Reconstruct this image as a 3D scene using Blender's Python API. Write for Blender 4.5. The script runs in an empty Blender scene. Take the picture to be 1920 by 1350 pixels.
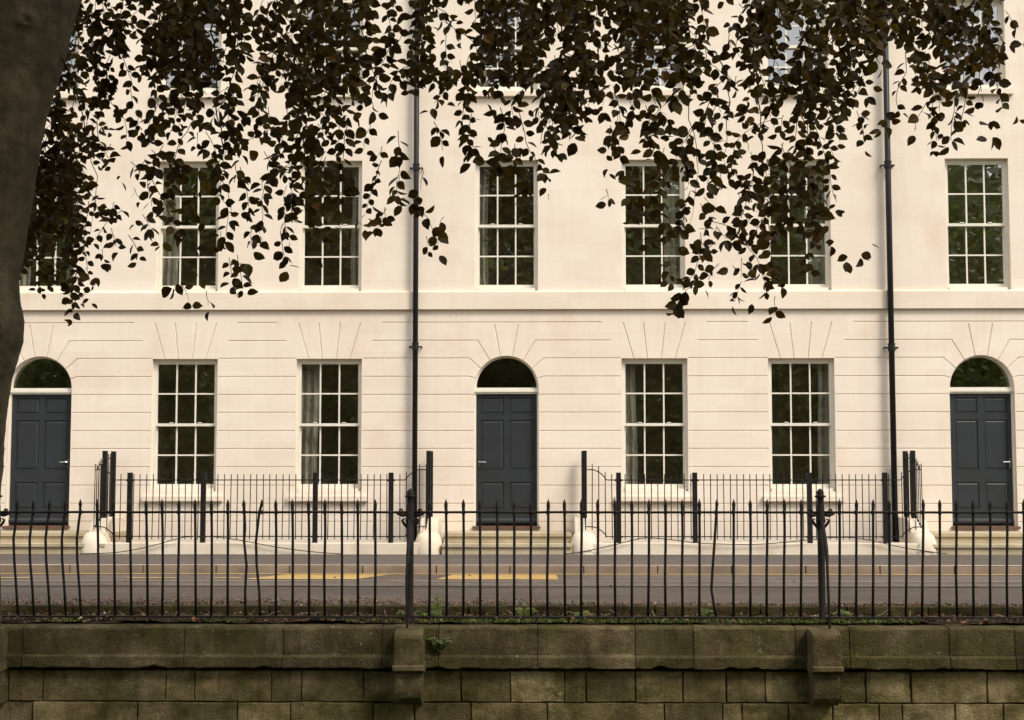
import bpy, bmesh, math, random
from mathutils import Vector, Matrix, noise
R = math.radians
rnd = random.Random(7)
S = bpy.context.scene
COL = S.collection

# ------------------------------------------------------------------ camera
F = 2790.0                      # focal length in photo pixels (photo 1920 x 1350)
EYE = Vector((0, 0, 1.19)); PITCH = math.atan(220 / F); YAW = R(1.0)
cam = bpy.data.cameras.new('camera'); co = bpy.data.objects.new('camera', cam); COL.objects.link(co)
cam.sensor_width = 36; cam.lens = F * 36 / 1920; cam.clip_start = 0.1; cam.clip_end = 2000
co.location = EYE; co.rotation_euler = (R(90) + PITCH, 0, YAW); S.camera = co
fw = Vector((-math.sin(YAW) * math.cos(PITCH), math.cos(YAW) * math.cos(PITCH), math.sin(PITCH)))
rt = Vector((math.cos(YAW), math.sin(YAW), 0)); up = rt.cross(fw)
def at(px, py, Y):
    """measured photo position -> real position on the plane at distance Y"""
    d = fw + rt * ((px - 960) / F) + up * ((675 - py) / F)
    return EYE + d * (Y / d.y)
def pxs(v):
    d = v - EYE; k = d.dot(fw); return 960 + F * d.dot(rt) / k, 675 - F * d.dot(up) / k

# ------------------------------------------------------------------ sky and sun
W = bpy.data.worlds.new('World'); S.world = W; W.use_nodes = True
nt = W.node_tree; nt.nodes.clear()
sky = nt.nodes.new('ShaderNodeTexSky'); sky.sky_type = 'NISHITA'; sky.sun_disc = False
SUN_EL, SUN_AZ = 48, 133        # degrees; azimuth clockwise from +Y: from behind the camera, to the right
sky.sun_elevation = R(SUN_EL); sky.sun_rotation = R(SUN_AZ); sky.dust_density = 4; sky.air_density = 1.0
mix = nt.nodes.new('ShaderNodeMix'); mix.data_type = 'RGBA'; mix.inputs[0].default_value = 0.7
mix.inputs[7].default_value = (6.9, 6.8, 6.6, 1)
bg = nt.nodes.new('ShaderNodeBackground'); bg.inputs[1].default_value = 0.12
wo = nt.nodes.new('ShaderNodeOutputWorld')
nt.links.new(sky.outputs[0], mix.inputs[6]); nt.links.new(mix.outputs[2], bg.inputs[0]); nt.links.new(bg.outputs[0], wo.inputs[0])
sl = bpy.data.lights.new('sun', 'SUN'); sl.energy = 1.3; sl.angle = R(16); sl.color = (1, .94, .85)
so = bpy.data.objects.new('sun', sl); COL.objects.link(so)
sd = Vector((math.sin(R(SUN_AZ)) * math.cos(R(SUN_EL)), math.cos(R(SUN_AZ)) * math.cos(R(SUN_EL)), math.sin(R(SUN_EL))))
so.rotation_euler = sd.to_track_quat('Z', 'Y').to_euler(); so.location = sd * 50
S.view_settings.view_transform = 'Standard'; S.view_settings.look = 'None'; S.view_settings.gamma = 1
S.view_settings.exposure = 1.21
S.cycles.max_bounces = 8; S.cycles.transparent_max_bounces = 16; S.cycles.use_denoising = True

# ------------------------------------------------------------------ materials
def mat(name):
    m = bpy.data.materials.new(name); m.use_nodes = True
    n = m.node_tree; b = n.nodes['Principled BSDF']; return m, n, b
def coords(n, scale=(1, 1, 1)):
    t = n.nodes.new('ShaderNodeTexCoord'); mp = n.nodes.new('ShaderNodeMapping'); mp.inputs[3].default_value = scale
    n.links.new(t.outputs['Object'], mp.inputs[0]); return mp.outputs[0]
def nz(n, vec, scale, detail=4, rough=.55, dist=0):
    t = n.nodes.new('ShaderNodeTexNoise'); t.inputs['Scale'].default_value = scale; t.inputs['Detail'].default_value = detail
    t.inputs['Roughness'].default_value = rough; t.inputs['Distortion'].default_value = dist
    n.links.new(vec, t.inputs['Vector']); return t.outputs[0]
def ramp(n, src, stops):
    r = n.nodes.new('ShaderNodeValToRGB'); e = r.color_ramp.elements
    while len(e) < len(stops): e.new(.5)
    for i, (p, c) in enumerate(stops): e[i].position = p; e[i].color = (*c, 1) if len(c) == 3 else c
    n.links.new(src, r.inputs[0]); return r.outputs[0]
def mx(n, fac, a, b, mode='MIX'):
    m = n.nodes.new('ShaderNodeMix'); m.data_type = 'RGBA'; m.blend_type = mode
    for s, v in ((0, fac), (6, a), (7, b)):
        if hasattr(v, 'links') or isinstance(v, bpy.types.NodeSocket): n.links.new(v, m.inputs[s])
        else: m.inputs[s].default_value = v if s == 0 else (*v, 1)
    return m.outputs[2]
def bump(n, b, src, strength, dist):
    k = n.nodes.new('ShaderNodeBump'); k.inputs['Strength'].default_value = strength; k.inputs['Distance'].default_value = dist
    n.links.new(src, k.inputs['Height']); n.links.new(k.outputs[0], b.inputs['Normal'])
def attr(n, name='tint'):
    a = n.nodes.new('ShaderNodeAttribute'); a.attribute_name = name; return a.outputs['Fac'], a.outputs['Color']
M = {}
def simple(name, c, rough=.6, spec=.4, c2=None, sc=8, bs=0, bd=.01, detail=5):
    m, n, b = mat(name); v = coords(n)
    c2 = c2 or tuple(x * .8 for x in c)
    t = nz(n, v, sc, detail); col = ramp(n, t, [(.35, c2), (.65, c)])
    n.links.new(col, b.inputs['Base Color']); b.inputs['Roughness'].default_value = rough
    b.inputs['Specular IOR Level'].default_value = spec
    if bs: bump(n, b, nz(n, v, sc * 4, 6), bs, bd)
    M[name] = m; return m
# cream render / ashlar of the terrace
def stonewash(name, a, bcol, stain, stainf=.5):
    m, n, b = mat(name); v = coords(n)
    v2 = coords(n, (1, 1, 2.2))
    c = ramp(n, nz(n, v2, .55, 5, .6, .4), [(.3, bcol), (.62, a)])
    # pale orange iron blotches with soft vertical streaks
    s = ramp(n, nz(n, coords(n, (1.0, 1, .7)), 1.3, 6, .62), [(.56, (0, 0, 0)), (.78, (stainf,) * 3)])
    c = mx(n, s, c, stain)
    g = ramp(n, nz(n, coords(n, (3.0, 3, .25)), 2.0, 4, .6), [(.5, (0, 0, 0)), (.8, (.22,) * 3)])
    c = mx(n, g, c, (.60, .50, .39))
    # each ashlar block slightly different in tone
    br = n.nodes.new('ShaderNodeTexBrick'); tc = n.nodes.new('ShaderNodeTexCoord'); mp = n.nodes.new('ShaderNodeMapping')
    mp.inputs['Rotation'].default_value = (R(90), 0, 0); mp.inputs['Location'].default_value = (0, .06, 0)
    n.links.new(tc.outputs['Object'], mp.inputs[0]); n.links.new(mp.outputs[0], br.inputs['Vector'])
    br.inputs['Scale'].default_value = 1; br.inputs['Brick Width'].default_value = .78; br.inputs['Row Height'].default_value = .2755
    br.inputs['Mortar Size'].default_value = .0022; br.inputs['Color1'].default_value = (1, 1, 1, 1)
    br.inputs['Color2'].default_value = (.945, .93, .905, 1); br.inputs['Mortar'].default_value = (.88, .85, .8, 1)
    c = mx(n, .75, c, br.outputs[0], 'MULTIPLY')
    fine = ramp(n, nz(n, v, 60, 3), [(.3, (.94,) * 3), (.7, (1,) * 3)])
    c = mx(n, 1.0, c, fine, 'MULTIPLY')
    n.links.new(c, b.inputs['Base Color']); b.inputs['Roughness'].default_value = .9; b.inputs['Specular IOR Level'].default_value = .15
    bump(n, b, nz(n, v, 35, 6), .12, .01)
    M[name] = m
stonewash('wall', (.78, .685, .58), (.74, .64, .53), (.64, .49, .36))
stonewash('trim', (.77, .675, .56), (.71, .61, .49), (.60, .46, .34))
stonewash('plinth', (.70, .62, .51), (.60, .52, .40), (.46, .34, .22), .8)
simple('paint', (.72, .67, .57), .45, .3, (.67, .62, .52), 6)
simple('step', (.46, .38, .26), .8, .2, (.34, .285, .185), 3, .2)
simple('door', (.029, .034, .0385), .36, .4, (.026, .028, .030), 3)
simple('timber', (.13, .07, .045), .6, .3)
simple('metal', (.55, .55, .53), .25, .5); M['metal'].node_tree.nodes['Principled BSDF'].inputs['Metallic'].default_value = 1
simple('iron', (.011, .009, .008), .6, .2, (.007, .006, .005), 12, .3, .002)
simple('pipe', (.012, .0115, .012), .45, .25, (.008, .008, .008), 5)
simple('curtain', (.50, .48, .43), .9, .1, (.38, .37, .33), 3)
simple('room', (.62, .56, .44), .9, .1, (.50, .45, .35), 1.5)
simple('slate', (.10, .10, .11), .7, .3)
simple('pipegrey', (.05, .05, .05), .5)
# old iron railings: black paint with rust bloom
m, n, b = mat('old_iron'); v = coords(n)
c = ramp(n, nz(n, v, 14, 6, .65), [(.40, (.006, .0045, .003)), (.60, (.010, .0065, .0045)), (.72, (.030, .014, .007))])
n.links.new(c, b.inputs['Base Color']); b.inputs['Roughness'].default_value = .7; b.inputs['Specular IOR Level'].default_value = .2
bump(n, b, nz(n, v, 90, 5), .5, .003); M['old_iron'] = m
# mossy retaining-wall stone
m, n, b = mat('old_stone'); v = coords(n); tf, tcol = attr(n)
c = ramp(n, nz(n, v, 2.2, 8, .65), [(.32, (.070, .052, .022)), (.5, (.145, .110, .054)), (.68, (.24, .187, .105))])
c = mx(n, 1.0, c, tcol, 'MULTIPLY')
ms = ramp(n, nz(n, coords(n, (1, 1, 1.8)), 1.9, 9, .75), [(.44, (0, 0, 0)), (.62, (.85,) * 3)])
c = mx(n, ms, c, (.062, .056, .014))
dk = ramp(n, nz(n, coords(n, (2.2, 2.2, .5)), 3.5, 6, .7), [(.45, (1, 1, 1)), (.68, (.5, .47, .42))])
c = mx(n, .8, c, dk, 'MULTIPLY')
li = ramp(n, nz(n, v, 14, 4, .65), [(.66, (0, 0, 0)), (.70, (.75,) * 3)])
c = mx(n, li, c, (.22, .195, .13))
pit = ramp(n, nz(n, v, 26, 3, .6), [(.27, (.25,) * 3), (.34, (1,) * 3)]); c = mx(n, 1, c, pit, 'MULTIPLY')
vo = n.nodes.new('ShaderNodeTexVoronoi'); vo.inputs['Scale'].default_value = 5; n.links.new(v, vo.inputs['Vector'])
bl_ = ramp(n, vo.outputs['Color'], [(.2, (.82,) * 3), (.8, (1.18,) * 3)]); c = mx(n, .6, c, bl_, 'MULTIPLY')
sp = ramp(n, nz(n, v, 90, 5, .75), [(.3, (.5,) * 3), (.7, (1.25,) * 3)]); c = mx(n, 1, c, sp, 'MULTIPLY')
n.links.new(c, b.inputs['Base Color']); b.inputs['Roughness'].default_value = .95; b.inputs['Specular IOR Level'].default_value = .12
hb = mx(n, .5, nz(n, v, 9, 8, .7), nz(n, v, 55, 6, .7)); bump(n, b, hb, 1.0, .04); M['old_stone'] = m
simple('joint', (.03, .024, .014), 1, 0)
# asphalt
def asphalt(name, a, bcol, pebble):
    m, n, b = mat(name); v = coords(n)
    c = ramp(n, nz(n, coords(n, (.35, 1, 1)), 1.1, 6, .6), [(.32, bcol), (.66, a)])
    g = ramp(n, nz(n, coords(n, (.6, 1, 1)), 24, 7, .85), [(.32, (.45,) * 3), (.68, (1.5,) * 3)])
    g2 = ramp(n, nz(n, coords(n, (.25, 1.2, 1)), 3.5, 5, .65), [(.35, (.8,) * 3), (.7, (1.15,) * 3)]); c = mx(n, 1, c, g2, 'MULTIPLY')
    c = mx(n, pebble, c, g, 'MULTIPLY')
    n.links.new(c, b.inputs['Base Color']); b.inputs['Roughness'].default_value = .85; b.inputs['Specular IOR Level'].default_value = .25
    bump(n, b, nz(n, v, 110, 4), .5, .01); M[name] = m
asphalt('road', (.084, .064, .050), (.054, .041, .032), 1)
asphalt('road_patch', (.116, .094, .077), (.084, .067, .055), .8)
asphalt('pavement', (.105, .086, .074), (.082, .068, .059), .5)
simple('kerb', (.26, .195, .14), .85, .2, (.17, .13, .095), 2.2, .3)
simple('kerb_highlight', (.52, .44, .34), .85, .2, (.42, .35, .27), 3)  # paler kerb tone with the edge highlight painted in
m, n, b = mat('yellow'); v = coords(n)
c = ramp(n, nz(n, coords(n, (.6, 5, 1)), 4, 6, .7), [(.36, (.17, .13, .09)), (.47, (.42, .27, .08)), (.7, (.52, .34, .11))])
n.links.new(c, b.inputs['Base Color']); b.inputs['Roughness'].default_value = .7; M['yellow'] = m
simple('seam', (.045, .038, .032), .9, .1, (.07, .06, .05), 4)
simple('channel', (.40, .35, .30), .85, .2, (.26, .22, .19), 3)
simple('soil', (.045, .030, .018), 1, .05, (.02, .014, .009), 14, .8, .03)
simple('grass', (.055, .085, .022), 1, .1, (.035, .05, .018), .4)
simple('cable', (.02, .018, .015), .6, .3)
# glass: real pane, sees the dark room and mirrors the park
m, n, b = mat('glass'); n.nodes.remove(b); out = n.nodes['Material Output']
tr = n.nodes.new('ShaderNodeBsdfTransparent'); tr.inputs[0].default_value = (.86, .86, .81, 1)
gl = n.nodes.new('ShaderNodeBsdfGlossy'); gl.inputs['Roughness'].default_value = 0.0; gl.inputs[0].default_value = (1, 1, 1, 1)
lw = n.nodes.new('ShaderNodeLayerWeight'); lw.inputs[0].default_value = .5
pw = n.nodes.new('ShaderNodeMath'); pw.operation = 'POWER'; pw.inputs[1].default_value = 4; n.links.new(lw.outputs['Facing'], pw.inputs[0])
fr = n.nodes.new('ShaderNodeMath'); fr.operation = 'MULTIPLY_ADD'; fr.inputs[1].default_value = .8; fr.inputs[2].default_value = .25; n.links.new(pw.outputs[0], fr.inputs[0])
bp = n.nodes.new('ShaderNodeBump'); bp.inputs['Strength'].default_value = .06; bp.inputs['Distance'].default_value = .004
n.links.new(nz(n, coords(n), 2.2, 1), bp.inputs['Height']); n.links.new(bp.outputs[0], gl.inputs['Normal'])
ms_ = n.nodes.new('ShaderNodeMixShader'); n.links.new(fr.outputs[0], ms_.inputs[0]); n.links.new(tr.outputs[0], ms_.inputs[1])
n.links.new(gl.outputs[0], ms_.inputs[2]); n.links.new(ms_.outputs[0], out.inputs[0]); M['glass'] = m
# leaves
def leafmat(name, stops, transl, tcolor, gloss=.3):
    m, n, b = mat(name); tf, tcol = attr(n); out = n.nodes['Material Output']
    c = ramp(n, tf, stops); n.links.new(c, b.inputs['Base Color']); b.inputs['Roughness'].default_value = .45
    b.inputs['Specular IOR Level'].default_value = gloss
    t = n.nodes.new('ShaderNodeBsdfTranslucent'); c2 = mx(n, 1, c, tcolor, 'MULTIPLY'); n.links.new(c2, t.inputs[0])
    s = n.nodes.new('ShaderNodeMixShader'); s.inputs[0].default_value = transl
    n.links.new(b.outputs[0], s.inputs[1]); n.links.new(t.outputs[0], s.inputs[2]); n.links.new(s.outputs[0], out.inputs[0]); M[name] = m
leafmat('copper_leaf', [(0, (.019, .013, .005)), (.45, (.034, .023, .008)), (.8, (.056, .044, .013)), (1, (.085, .045, .014))], .45, (1.2, .95, .4), .08)
leafmat('park_leaf', [(0, (.065, .085, .023)), (.5, (.15, .18, .05)), (1, (.28, .30, .12))], .45, (1, 1.1, .5))
leafmat('weed', [(0, (.024, .036, .007)), (.5, (.075, .105, .018)), (1, (.20, .22, .05))], .3, (1, 1, .5))
leafmat('litter', [(0, (.016, .009, .005)), (.5, (.060, .030, .014)), (.85, (.17, .082, .038)), (1, (.30, .21, .13))], .1, (1, 1, 1), .1)
# bark
m, n, b = mat('bark'); v = coords(n)
c = ramp(n, nz(n, coords(n, (1.5, 1.5, .8)), 2.5, 8, .65), [(.3, (.024, .017, .008)), (.5, (.044, .033, .017)), (.72, (.088, .066, .038))])
ln = ramp(n, nz(n, coords(n, (1, 1, 9)), 4, 5, .6, .6), [(.38, (.55,) * 3), (.5, (1,) * 3)]); c = mx(n, .45, c, ln, 'MULTIPLY')
bk = ramp(n, nz(n, v, 9, 5, .7), [(.35, (.6,) * 3), (.6, (1.2,) * 3)]); c = mx(n, 1, c, bk, 'MULTIPLY')
ms = ramp(n, nz(n, v, 1.6, 5, .6), [(.45, (0, 0, 0)), (.7, (.6,) * 3)]); c = mx(n, ms, c, (.036, .034, .014))
n.links.new(c, b.inputs['Base Color']); b.inputs['Roughness'].default_value = .85; b.inputs['Specular IOR Level'].default_value = .2
bump(n, b, mx(n, .6, nz(n, coords(n, (1, 1, 5)), 4, 7, .65), nz(n, v, 30, 6, .7)), .7, .015); M['bark'] = m
simple('twig', (.010, .007, .004), .8, .15)

# ------------------------------------------------------------------ mesh helpers
class MB:
    def __init__(s): s.v = []; s.f = []; s.t = []; s.cur = 1.0
    def face(s, *idx): s.f.append(idx); s.t.append(s.cur)
    def box(s, x0, x1, y0, y1, z0, z1):
        b = len(s.v); s.v += [(x, y, z) for z in (z0, z1) for y in (y0, y1) for x in (x0, x1)]
        for q in ((0, 2, 3, 1), (4, 5, 7, 6), (0, 1, 5, 4), (2, 6, 7, 3), (0, 4, 6, 2), (1, 3, 7, 5)): s.face(*[b + i for i in q])
        return s
    def prism(s, pts, y0, y1):
        """polygon in x,z extruded along y"""
        b = len(s.v); k = len(pts)
        s.v += [(x, y0, z) for x, z in pts] + [(x, y1, z) for x, z in pts]
        s.face(*range(b, b + k)); s.face(*range(b + 2 * k - 1, b + k - 1, -1))
        for i in range(k): j = (i + 1) % k; s.face(b + i, b + k + i, b + k + j, b + j)
        return s
    def prismx(s, pts, x0, x1):
        """polygon in y,z extruded along x"""
        b = len(s.v); k = len(pts)
        s.v += [(x0, y, z) for y, z in pts] + [(x1, y, z) for y, z in pts]
        s.face(*range(b, b + k)); s.face(*range(b + 2 * k - 1, b + k - 1, -1))
        for i in range(k): j = (i + 1) % k; s.face(b + i, b + k + i, b + k + j, b + j)
        return s
    def tube(s, pts, rad, n=8, cap=True, square=False):
        pts = [Vector(p) for p in pts]; k = len(pts)
        if not hasattr(rad, '__len__'): rad = [rad] * k
        b = len(s.v); prev = None
        for i, p in enumerate(pts):
            d = (pts[min(i + 1, k - 1)] - pts[max(i - 1, 0)]).normalized()
            if prev is None:
                a = Vector((0, 1, 0)) if abs(d.y) < .9 else Vector((1, 0, 0)); u = d.cross(a).normalized()
            else: u = (prev - d * prev.dot(d)).normalized()
            prev = u; w = d.cross(u)
            for j in range(n):
                an = 2 * math.pi * (j + (.5 if square else 0)) / n
                s.v.append(tuple(p + (u * math.cos(an) + w * math.sin(an)) * rad[i]))
        for i in range(k - 1):
            for j in range(n):
                q = (j + 1) % n; s.face(b + i * n + j, b + i * n + q, b + (i + 1) * n + q, b + (i + 1) * n + j)
        if cap: s.face(*range(b + n - 1, b - 1, -1)); s.face(*range(b + (k - 1) * n, b + k * n))
        return s
    def lathe(s, x, y, prof, n=12):
        s.tube([(x, y, z) for r, z in prof], [max(r, .0005) for r, z in prof], n); return s
    def build(s, name, m, parent=None, smooth=False, bevel=0):
        me = bpy.data.meshes.new(name); me.from_pydata(s.v, [], s.f); 
        if min(s.t, default=1) != 1 or max(s.t, default=1) != 1 or m in ('old_stone', 'copper_leaf', 'park_leaf', 'weed', 'litter'):
            a = me.attributes.new('tint', 'FLOAT', 'FACE'); a.data.foreach_set('value', s.t)
        bm = bmesh.new(); bm.from_mesh(me); bmesh.ops.recalc_face_normals(bm, faces=bm.faces) if m not in ('copper_leaf', 'park_leaf', 'weed', 'litter') else None
        if bevel: bmesh.ops.bevel(bm, geom=[e for e in bm.edges], offset=bevel, segments=2, affect='EDGES', profile=.6)
        bm.to_mesh(me); bm.free()
        me.materials.append(M[m]); me.polygons.foreach_set('use_smooth', [smooth] * len(me.polygons)); me.update()
        if smooth and m == 'old_stone': me.set_sharp_from_angle(angle=R(24))
        o = bpy.data.objects.new(name, me); COL.objects.link(o)
        if parent: o.parent = parent
        return o
def empty(name, loc=(0, 0, 0)):
    o = bpy.data.objects.new(name, None); COL.objects.link(o); o['_at'] = 1; o.empty_display_size = .2; return o
def tag(o, label=None, cat=None, group=None, kind=None):
    if '_at' in o: del o['_at']
    for k, v in (('label', label), ('category', cat), ('group', group), ('kind', kind)):
        if v: o[k] = v
    return o
def boolean(o, cutter):
    md = o.modifiers.new('b', 'BOOLEAN'); md.operation = 'DIFFERENCE'; md.object = cutter; md.solver = 'EXACT'
    dg = bpy.context.evaluated_depsgraph_get(); dg.update()
    me = bpy.data.meshes.new_from_object(o.evaluated_get(dg)); o.modifiers.clear()
    old = o.data; o.data = me; bpy.data.meshes.remove(old)
    cm = cutter.data; bpy.data.objects.remove(cutter); bpy.data.meshes.remove(cm)

# ------------------------------------------------------------------ street levels
YF = 22.5            # house fronts
YA = 21.30           # front of the low area wall
YK = 18.5            # kerb
YN = 13.85           # near edge of the road
YR = 13.2            # old railings
ZP = .10             # pavement level
ZPARK = -1.5
FX = lambda px: at(px, 800, YF).x
FZ = lambda py: at(960, py, YF).z

def st(o): o['kind'] = 'structure'; return o
g = MB(); g.face(*[0, 1, 2, 3]) if False else None
# one ground sheet to the horizon (park level), the street stands on a bank above it
b_ = MB(); b_.v = [(-600, -600, ZPARK), (600, -600, ZPARK), (600, 900, ZPARK), (-600, 900, ZPARK)]; b_.face(0, 1, 2, 3)
st(b_.build('ground', 'grass'))
st(MB().box(-45, 45, YN + .01, YK + .13, -1.45, -.004).build('road_bed', 'soil'))
def sheet(name, x0, x1, y0, y1, z, m, kind='structure'):
    q = MB(); q.v = [(x0, y0, z), (x1, y0, z), (x1, y1, z), (x0, y1, z)]; q.face(0, 1, 2, 3); o = q.build(name, m); o['kind'] = kind; return o
sheet('road', -45, 45, YN, YK, 0.0, 'road')
yp = at(960, 1099, YN).y
YPATCH = 16.35
sheet('road_surface_strip', -45, 45, YPATCH, YK, .004, 'road_patch')
# tarry seams along the strip
q = MB()
for y0, w, amp in ((YPATCH, .035, .03), (17.0, .022, .02)):
    k = 0; xs = [-12 + i * .25 for i in range(97)]
    bidx = len(q.v)
    for i, x in enumerate(xs):
        c = y0 + amp * noise.noise(Vector((x * .7, y0, 0))) * 2; ww = w * (.5 + .7 * abs(noise.noise(Vector((x * 1.3, y0 + 5, 0)))))
        q.v += [(x, c - ww, .008), (x, c + ww, .008)]
    for i in range(len(xs) - 1): q.face(bidx + 2 * i, bidx + 2 * i + 2, bidx + 2 * i + 3, bidx + 2 * i + 1)
st(q.build('road_seams', 'seam'))
# pale worn channel line
q = MB(); xs = [-12 + i * .4 for i in range(61)]
for i, x in enumerate(xs):
    c = 17.13 + .02 * noise.noise(Vector((x * .5, 3, 0))); q.v += [(x, c - .02, .0085), (x, c + .02 + .015 * noise.noise(Vector((x * 2, 9, 0))), .0085)]
for i in range(len(xs) - 1): q.face(2 * i, 2 * i + 2, 2 * i + 3, 2 * i + 1)
st(q.build('road_channel', 'channel'))
# kerb stones with real joints
kb = MB(); xk = -14.0; kr = random.Random(3)
while xk < 16:
    L = .91; dy = kr.uniform(-.006, .006); kb.cur = kr.uniform(.8, 1.1)
    kb.box(xk + .006, xk + L - .006, YK + dy, YK + .125, -.10, ZP + kr.uniform(-.003, .003)); xk += L
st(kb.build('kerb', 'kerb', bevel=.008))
sheet('kerb_highlight', -45, 45, YK + .012, YK + .12, ZP + .0075, 'kerb_highlight')  # thin pale sheet, paints the highlight along the kerb's top edge
st(MB().box(-45, 45, YK + .128, YA + .5, -1.45, ZP - .004).build('pavement', 'pavement'))
# yellow paint
sheet('yellow_line', -45, 45, YK - .19, YK - .08, .010, 'yellow')
def marking(pxa, pxb, ya, yb, slant_a, slant_b, stripes):
    q = MB(); yA, yB = ya, yb; n_ = stripes
    x0, x1 = at(pxa, 1082, 17.7).x, at(pxb, 1082, 17.7).x
    for i in range(n_):
        a = i / n_; b = (i + .84) / n_; y0 = yA + (yB - yA) * a; y1 = yA + (yB - yA) * b
        bi = len(q.v)
        def e(t, s, x, sign): return x + sign * s * t
        q.v += [(x0 - slant_a * a, y0, .010), (x1 + slant_b * a, y0, .010), (x1 + slant_b * b, y1, .010), (x0 - slant_a * b, y1, .010)]
        q.face(bi, bi + 1, bi + 2, bi + 3)
    return q
st(marking(466, 672, 17.42, 18.26, -.35, .32, 4).build('yellow_marking', 'yellow'))
st(marking(822, 1046, 17.42, 18.26, -.15, -.01, 5).build('yellow_marking', 'yellow'))
q = MB()
for a_, b__, py in ((-80, 58, 1085), (238, 330, 1086), (400, 452, 1085)):
    x0, x1 = at(a_, py, 17.6).x, at(b__, py, 17.6).x; bi = len(q.v)
    q.v += [(x0, 17.55, .0105), (x1, 17.55, .0105), (x1, 17.66, .0105), (x0, 17.66, .0105)]; q.face(bi, bi + 1, bi + 2, bi + 3)
st(q.build('yellow_dashes', 'yellow'))
# light-well floor behind the low wall
st(MB().box(-12, 12, YA + .51, YF + .3, -1.2, -.9).build('area_floor', 'pavement'))

# ------------------------------------------------------------------ terrace
REV = .085
def win_frame(x, z0, z1, w, rows_up, rows_dn, blind=None):
    """sash window: box frame, two sashes, glazing bars.  z0,z1,w = opening"""
    mb = MB(); yo = YF + REV; h = w / 2; fb = .042; z_m = z0 + (z1 - z0) * rows_dn
    mb.box(x - h, x - h + fb, yo, yo + .12, z0, z1); mb.box(x + h - fb, x + h, yo, yo + .12, z0, z1)
    mb.box(x - h + fb, x + h - fb, yo, yo + .12, z1 - .055, z1)
    mb.box(x - h + fb, x + h - fb, yo - .045, yo + .12, z0, z0 + .045)
    ins = .012; gx0, gx1 = x - h + fb, x + h - fb
    lo, hi = z0 + .045, z1 - .055
    panes = []
    for (a, b, y, br) in ((z_m - .018, hi, yo + .012, (.022, .045)), (lo, z_m + .022, yo + .056, (.062, .04))):
        st_ = .022; top = b - (.022 if y < yo + .03 else .042); bot = a + (.042 if y < yo + .03 else br[0])
        mb.box(gx0, gx0 + st_, y, y + .036, a, b); mb.box(gx1 - st_, gx1, y, y + .036, a, b)
        mb.box(gx0 + st_, gx1 - st_, y, y + .036, a, bot); mb.box(gx0 + st_, gx1 - st_, y, y + .036, top, b)
        W_ = (gx1 - gx0 - 2 * st_) / 3
        for i in (1, 2): mb.box(gx0 + st_ + W_ * i - .011, gx0 + st_ + W_ * i + .011, y + .003, y + .033, bot, top)
        zm = (bot + top) / 2
        for i in range(3): 
            xa = gx0 + st_ + W_ * i + (.011 if i else 0); xb = gx0 + st_ + W_ * (i + 1) - (.011 if i < 2 else 0)
            mb.box(xa, xb, y + .003, y + .033, zm - .011, zm + .011)
        panes.append((gx0 + st_, gx1 - st_, y + .018, bot, top))
    # sash lifts / catch on the meeting rail
    for sx in (-.22, .22): mb.box(x + sx * w - .03, x + sx * w + .03, yo + .004, yo + .012, z_m + .026, z_m + .04)
    return mb, panes
def curtain(x0, x1, z0, z1, y, seed, amp=.035):
    mb = MB(); r = random.Random(seed); n_ = max(10, int((x1 - x0) / .012)); b = 0
    ph = r.uniform(0, 6); fr_ = r.uniform(55, 80)
    rows = 5
    for k in range(rows + 1):
        z = z0 + (z1 - z0) * k / rows; sway = .015 * math.sin(k * 1.1 + ph)
        for i in range(n_ + 1):
            x = x0 + (x1 - x0) * i / n_
            mb.v.append((x + sway, y + amp * math.sin(x * fr_ + ph + .5 * math.sin(x * 31)) + .01 * math.sin(x * 130), z))
    for k in range(rows):
        for i in range(n_): a = k * (n_ + 1) + i; mb.face(a, a + 1, a + n_ + 2, a + n_ + 1)
    return mb
GH = FX(1290) - FX(1166)      # ground window opening width
ZG = (FZ(921), FZ(672)); Z1 = (FZ(545), FZ(300)); Z2 = (FZ(171), FZ(3))
UH = FX(1010) - FX(891)
def window(house, x, zz, w, seed, curt=(), sill=None, lab=None):
    z0, z1 = zz
    mb, panes = win_frame(x, z0, z1, w, 2, .5)
    o = mb.build('sash_window', 'paint', house)
    if lab: o['label'] = lab
    gm = MB()
    for (a, b, y, c, d) in panes: k_ = len(gm.v); gm.v += [(a - .004, y, c - .004), (b + .004, y, c - .004), (b + .004, y, d + .004), (a - .004, y, d + .004)]; gm.face(k_, k_ + 1, k_ + 2, k_ + 3)
    gm.build('glass_panes', 'glass', o)
    rr = MB(); h = w / 2; ya, yb = YF + .36, YF + 2.4
    v = [(x - h - .25, ya, z0 - .3), (x + h + .25, ya, z0 - .3), (x + h + .25, ya, z1 + .25), (x - h - .25, ya, z1 + .25),
         (x - h - .25, yb, z0 - .3), (x + h + .25, yb, z0 - .3), (x + h + .25, yb, z1 + .25), (x - h - .25, yb, z1 + .25)]
    rr.v = v
    for f in ((0, 1, 5, 4), (1, 2, 6, 5), (2, 3, 7, 6), (3, 0, 4, 7), (4, 5, 6, 7)): rr.face(*f)
    rr.build('room', 'room', o)
    for (a, b) in curt:
        curtain(x - h + a * w, x - h + b * w, z0 + .02, z1 + .05, YF + .30, seed + int(a * 10)).build('curtain', 'curtain', o, True)
    if sill:
        w2, za, zb, pr = sill
        MB().box(x - w2 / 2, x + w2 / 2, YF - pr, YF + REV + .02, za, zb).build('sill', 'trim', house, bevel=.006)
    return o
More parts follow.
